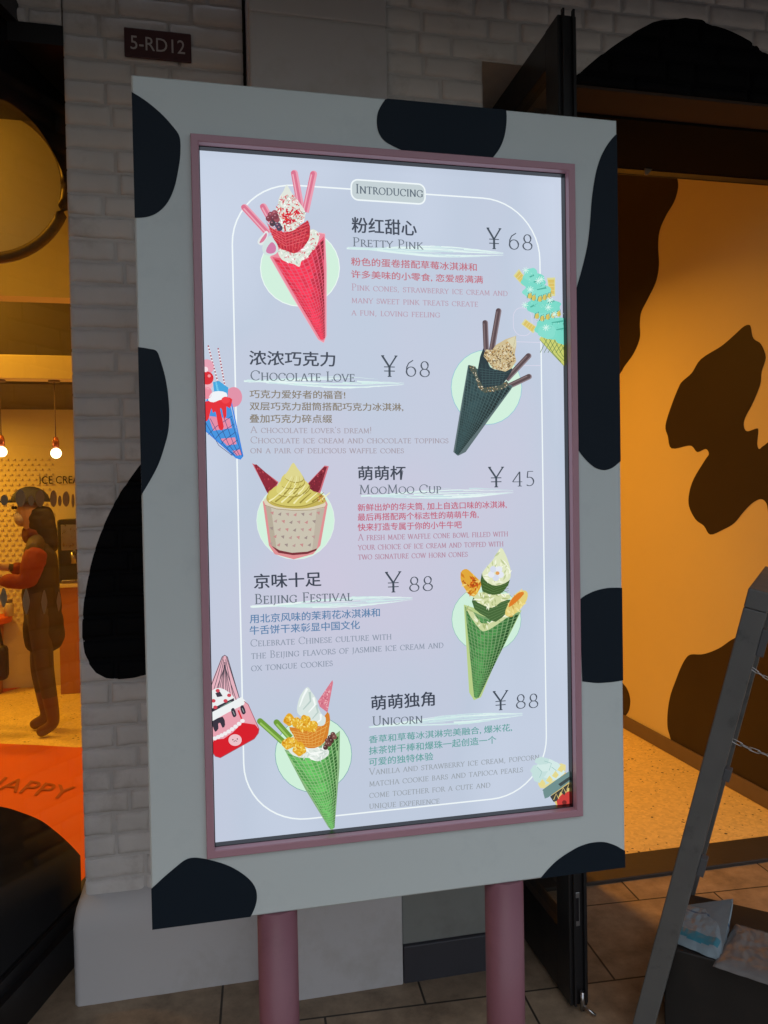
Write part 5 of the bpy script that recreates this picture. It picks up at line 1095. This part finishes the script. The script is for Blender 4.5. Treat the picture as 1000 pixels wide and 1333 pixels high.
# clips on the inner face
def leg_pt(x, y):   # point of the near leg's inner face at the height seen at photo row y
    best = None
    for k in range(400):
        P = base+pn*LW+upv*((T-base).length*k/400); v = np.array(P)-CAM; yy = CY+F_PX*(v@D_)/(v@F_)
        if best is None or abs(yy-y) < best[0]: best = (abs(yy-y), P)
    return best[1]
M_clip = mat('grey_clip_plastic', (.085, .085, .09), .5)
for (x, y, h) in ((976, 838, .07), (944, 1010, .032), (896, 1130, .05)):
    p = leg_pt(x, y); bm = newbm(); frame_box(bm, p-upv*h*.5+dv*.010, pn, dv, upv, (.018, .03, h), 0, .002); part('clip', bm, M_clip, ea)
# chain: oval links from the near leg to the rear frame
def chain(pa, pb, sag, n):
    bm = newbm(); pts = []
    for i in range(n+1):
        t = i/n; p = pa.lerp(pb, t); p.z -= sag*4*t*(1-t); pts.append(p)
    for i in range(n):
        a, b = pts[i], pts[i+1]; d = (b-a).normalized(); L = (b-a).length*1.28; mid = (a+b)/2
        s = d.cross(Vector((0, 0, 1))).normalized(); u = s if i % 2 else s.cross(d); w = L*.16
        ring = []
        for k in range(17):
            an = 2*math.pi*k/16; ring.append(mid+d*(L/2-w)*(1 if math.cos(an) > 0 else -1)*(1 if abs(math.cos(an)) > 1e-6 else 0)+d*w*math.cos(an)+u*w*math.sin(an))
        tube(bm, ring, .0012, 6, caps=False)
    part('chain', bm, mat('chain_steel', (.5, .5, .5), .28, 1.0), ea, True)
pA = leg_pt(942, 965)+dv*.012; hgt = (pA-base).dot(upv)
pB = base2+up2*(hgt+.0)+Vector((0, 0, 0)); chain(pA, pB, .035, 14)
pA = leg_pt(984, 872)+dv*.012; hgt = (pA-base).dot(upv); chain(pA, base2+up2*hgt, .04, 15)
# low black shelf box between the frames
ZSH = -.43; q0 = atZ(864, 1232, ZSH) 
ex = Vector((nv.x, nv.y, 0)); ey = Vector((dv.x, dv.y, 0))
bm = newbm(); frame_box(bm, q0+Vector((0, 0, -.235)), ex, ey, Vector((0, 0, 1)), (.52, .33, .235), 0, .004); part('shelf', bm, mat('black_shelf_board', (.016, .014, .013), .5, noise=.25, nscale=10, stain=(.03, .02, .015), stain_scale=5), ea)
# soft packs on the shelf
def pack(name, quad, z, thick, mats, label, cat, seed, mi_fn, corner=0, wr=.0018, nu=64, nv_=48):
    rnd = random.Random(seed); Q = [atZ(x, y, z) for x, y in quad]; c = sum(Q, Vector())/4
    t = thing(name, label, cat, (c.x, c.y, z))
    bm = newbm(); from mathutils import noise as mn
    def P(u, v, s):
        p = (Q[0]*(1-u)+Q[1]*u)*(1-v)+(Q[3]*(1-u)+Q[2]*u)*v
        e = min(1, 5*min(u, 1-u, v, 1-v)); hh = thick*(e*(2-e))**.6
        k = mn.noise(Vector((u*5+seed, v*4, seed)))*wr*1.6+mn.noise(Vector((u*13, v*11+seed, 1)))*wr*.8-abs(mn.noise(Vector((u*3+v*5, v*7-u*2, seed*2))))*wr*1.4
        edge = Vector((mn.noise(Vector((v*6, seed, 0))), mn.noise(Vector((u*6, 0, seed))), 0))*.006
        lift = corner*max(0, u-.72)*max(0, .3-v)/.084 if s > 0 else corner*max(0, u-.72)*max(0, .3-v)/.084
        return p+edge+Vector((0, 0, (hh+k*e if s > 0 else .001)+lift))
    top = [[bm.verts.new(P(i/nu, j/nv_, 1)) for i in range(nu+1)] for j in range(nv_+1)]
    for j in range(nv_):
        for i in range(nu):
            f = bm.faces.new((top[j][i], top[j+1][i], top[j+1][i+1], top[j][i+1])); f.smooth = True; f.material_index = mi_fn((i+.5)/nu, (j+.5)/nv_)
    bot = [bm.verts.new(P(u, v, -1)) for u, v in ((0, 0), (1, 0), (1, 1), (0, 1))]
    bm.faces.new(bot)
    rim = [top[0][i] for i in range(nu+1)]
    part('wrapper', bm, mats, t)
M_pk = mat('pale_blue_film', (.24, .31, .35), .4, noise=.2, nscale=25, bump=.3, bscale=60); M_pkteal = mat('teal_film_stripe', (.03, .22, .30), .35, noise=.1, nscale=20); M_pkd = mat('blue_film_line', (.06, .13, .22), .4)
pack('tissue_packet', [(884, 1180), (955, 1192), (938, 1252), (866, 1222)], ZSH+.003, .022, [M_pk, M_pkteal, M_pkd], 'crumpled pale blue tissue packet with teal stripe on black shelf', 'tissue packet', 3,
     lambda u, v: 1 if .74 < v+.02*math.sin(u*9) < .90 and u < .93 else (2 if .20 < v-.10*u+.02*math.sin(u*14) < .235 and u > .08 else 0), .05)
M_pouch = mat('cloudy_clear_plastic', (.20, .19, .185), .22, noise=.12, nscale=18, bump=.35, bscale=45, spec=.6)
pack('plastic_pouch', [(957, 1203), (1040, 1226), (1052, 1300), (928, 1258)], ZSH+.003, .016, [M_pouch], 'cloudy clear plastic pouch beside the tissue packet on black shelf', 'plastic pouch', 8, lambda u, v: 0, 0, .003)
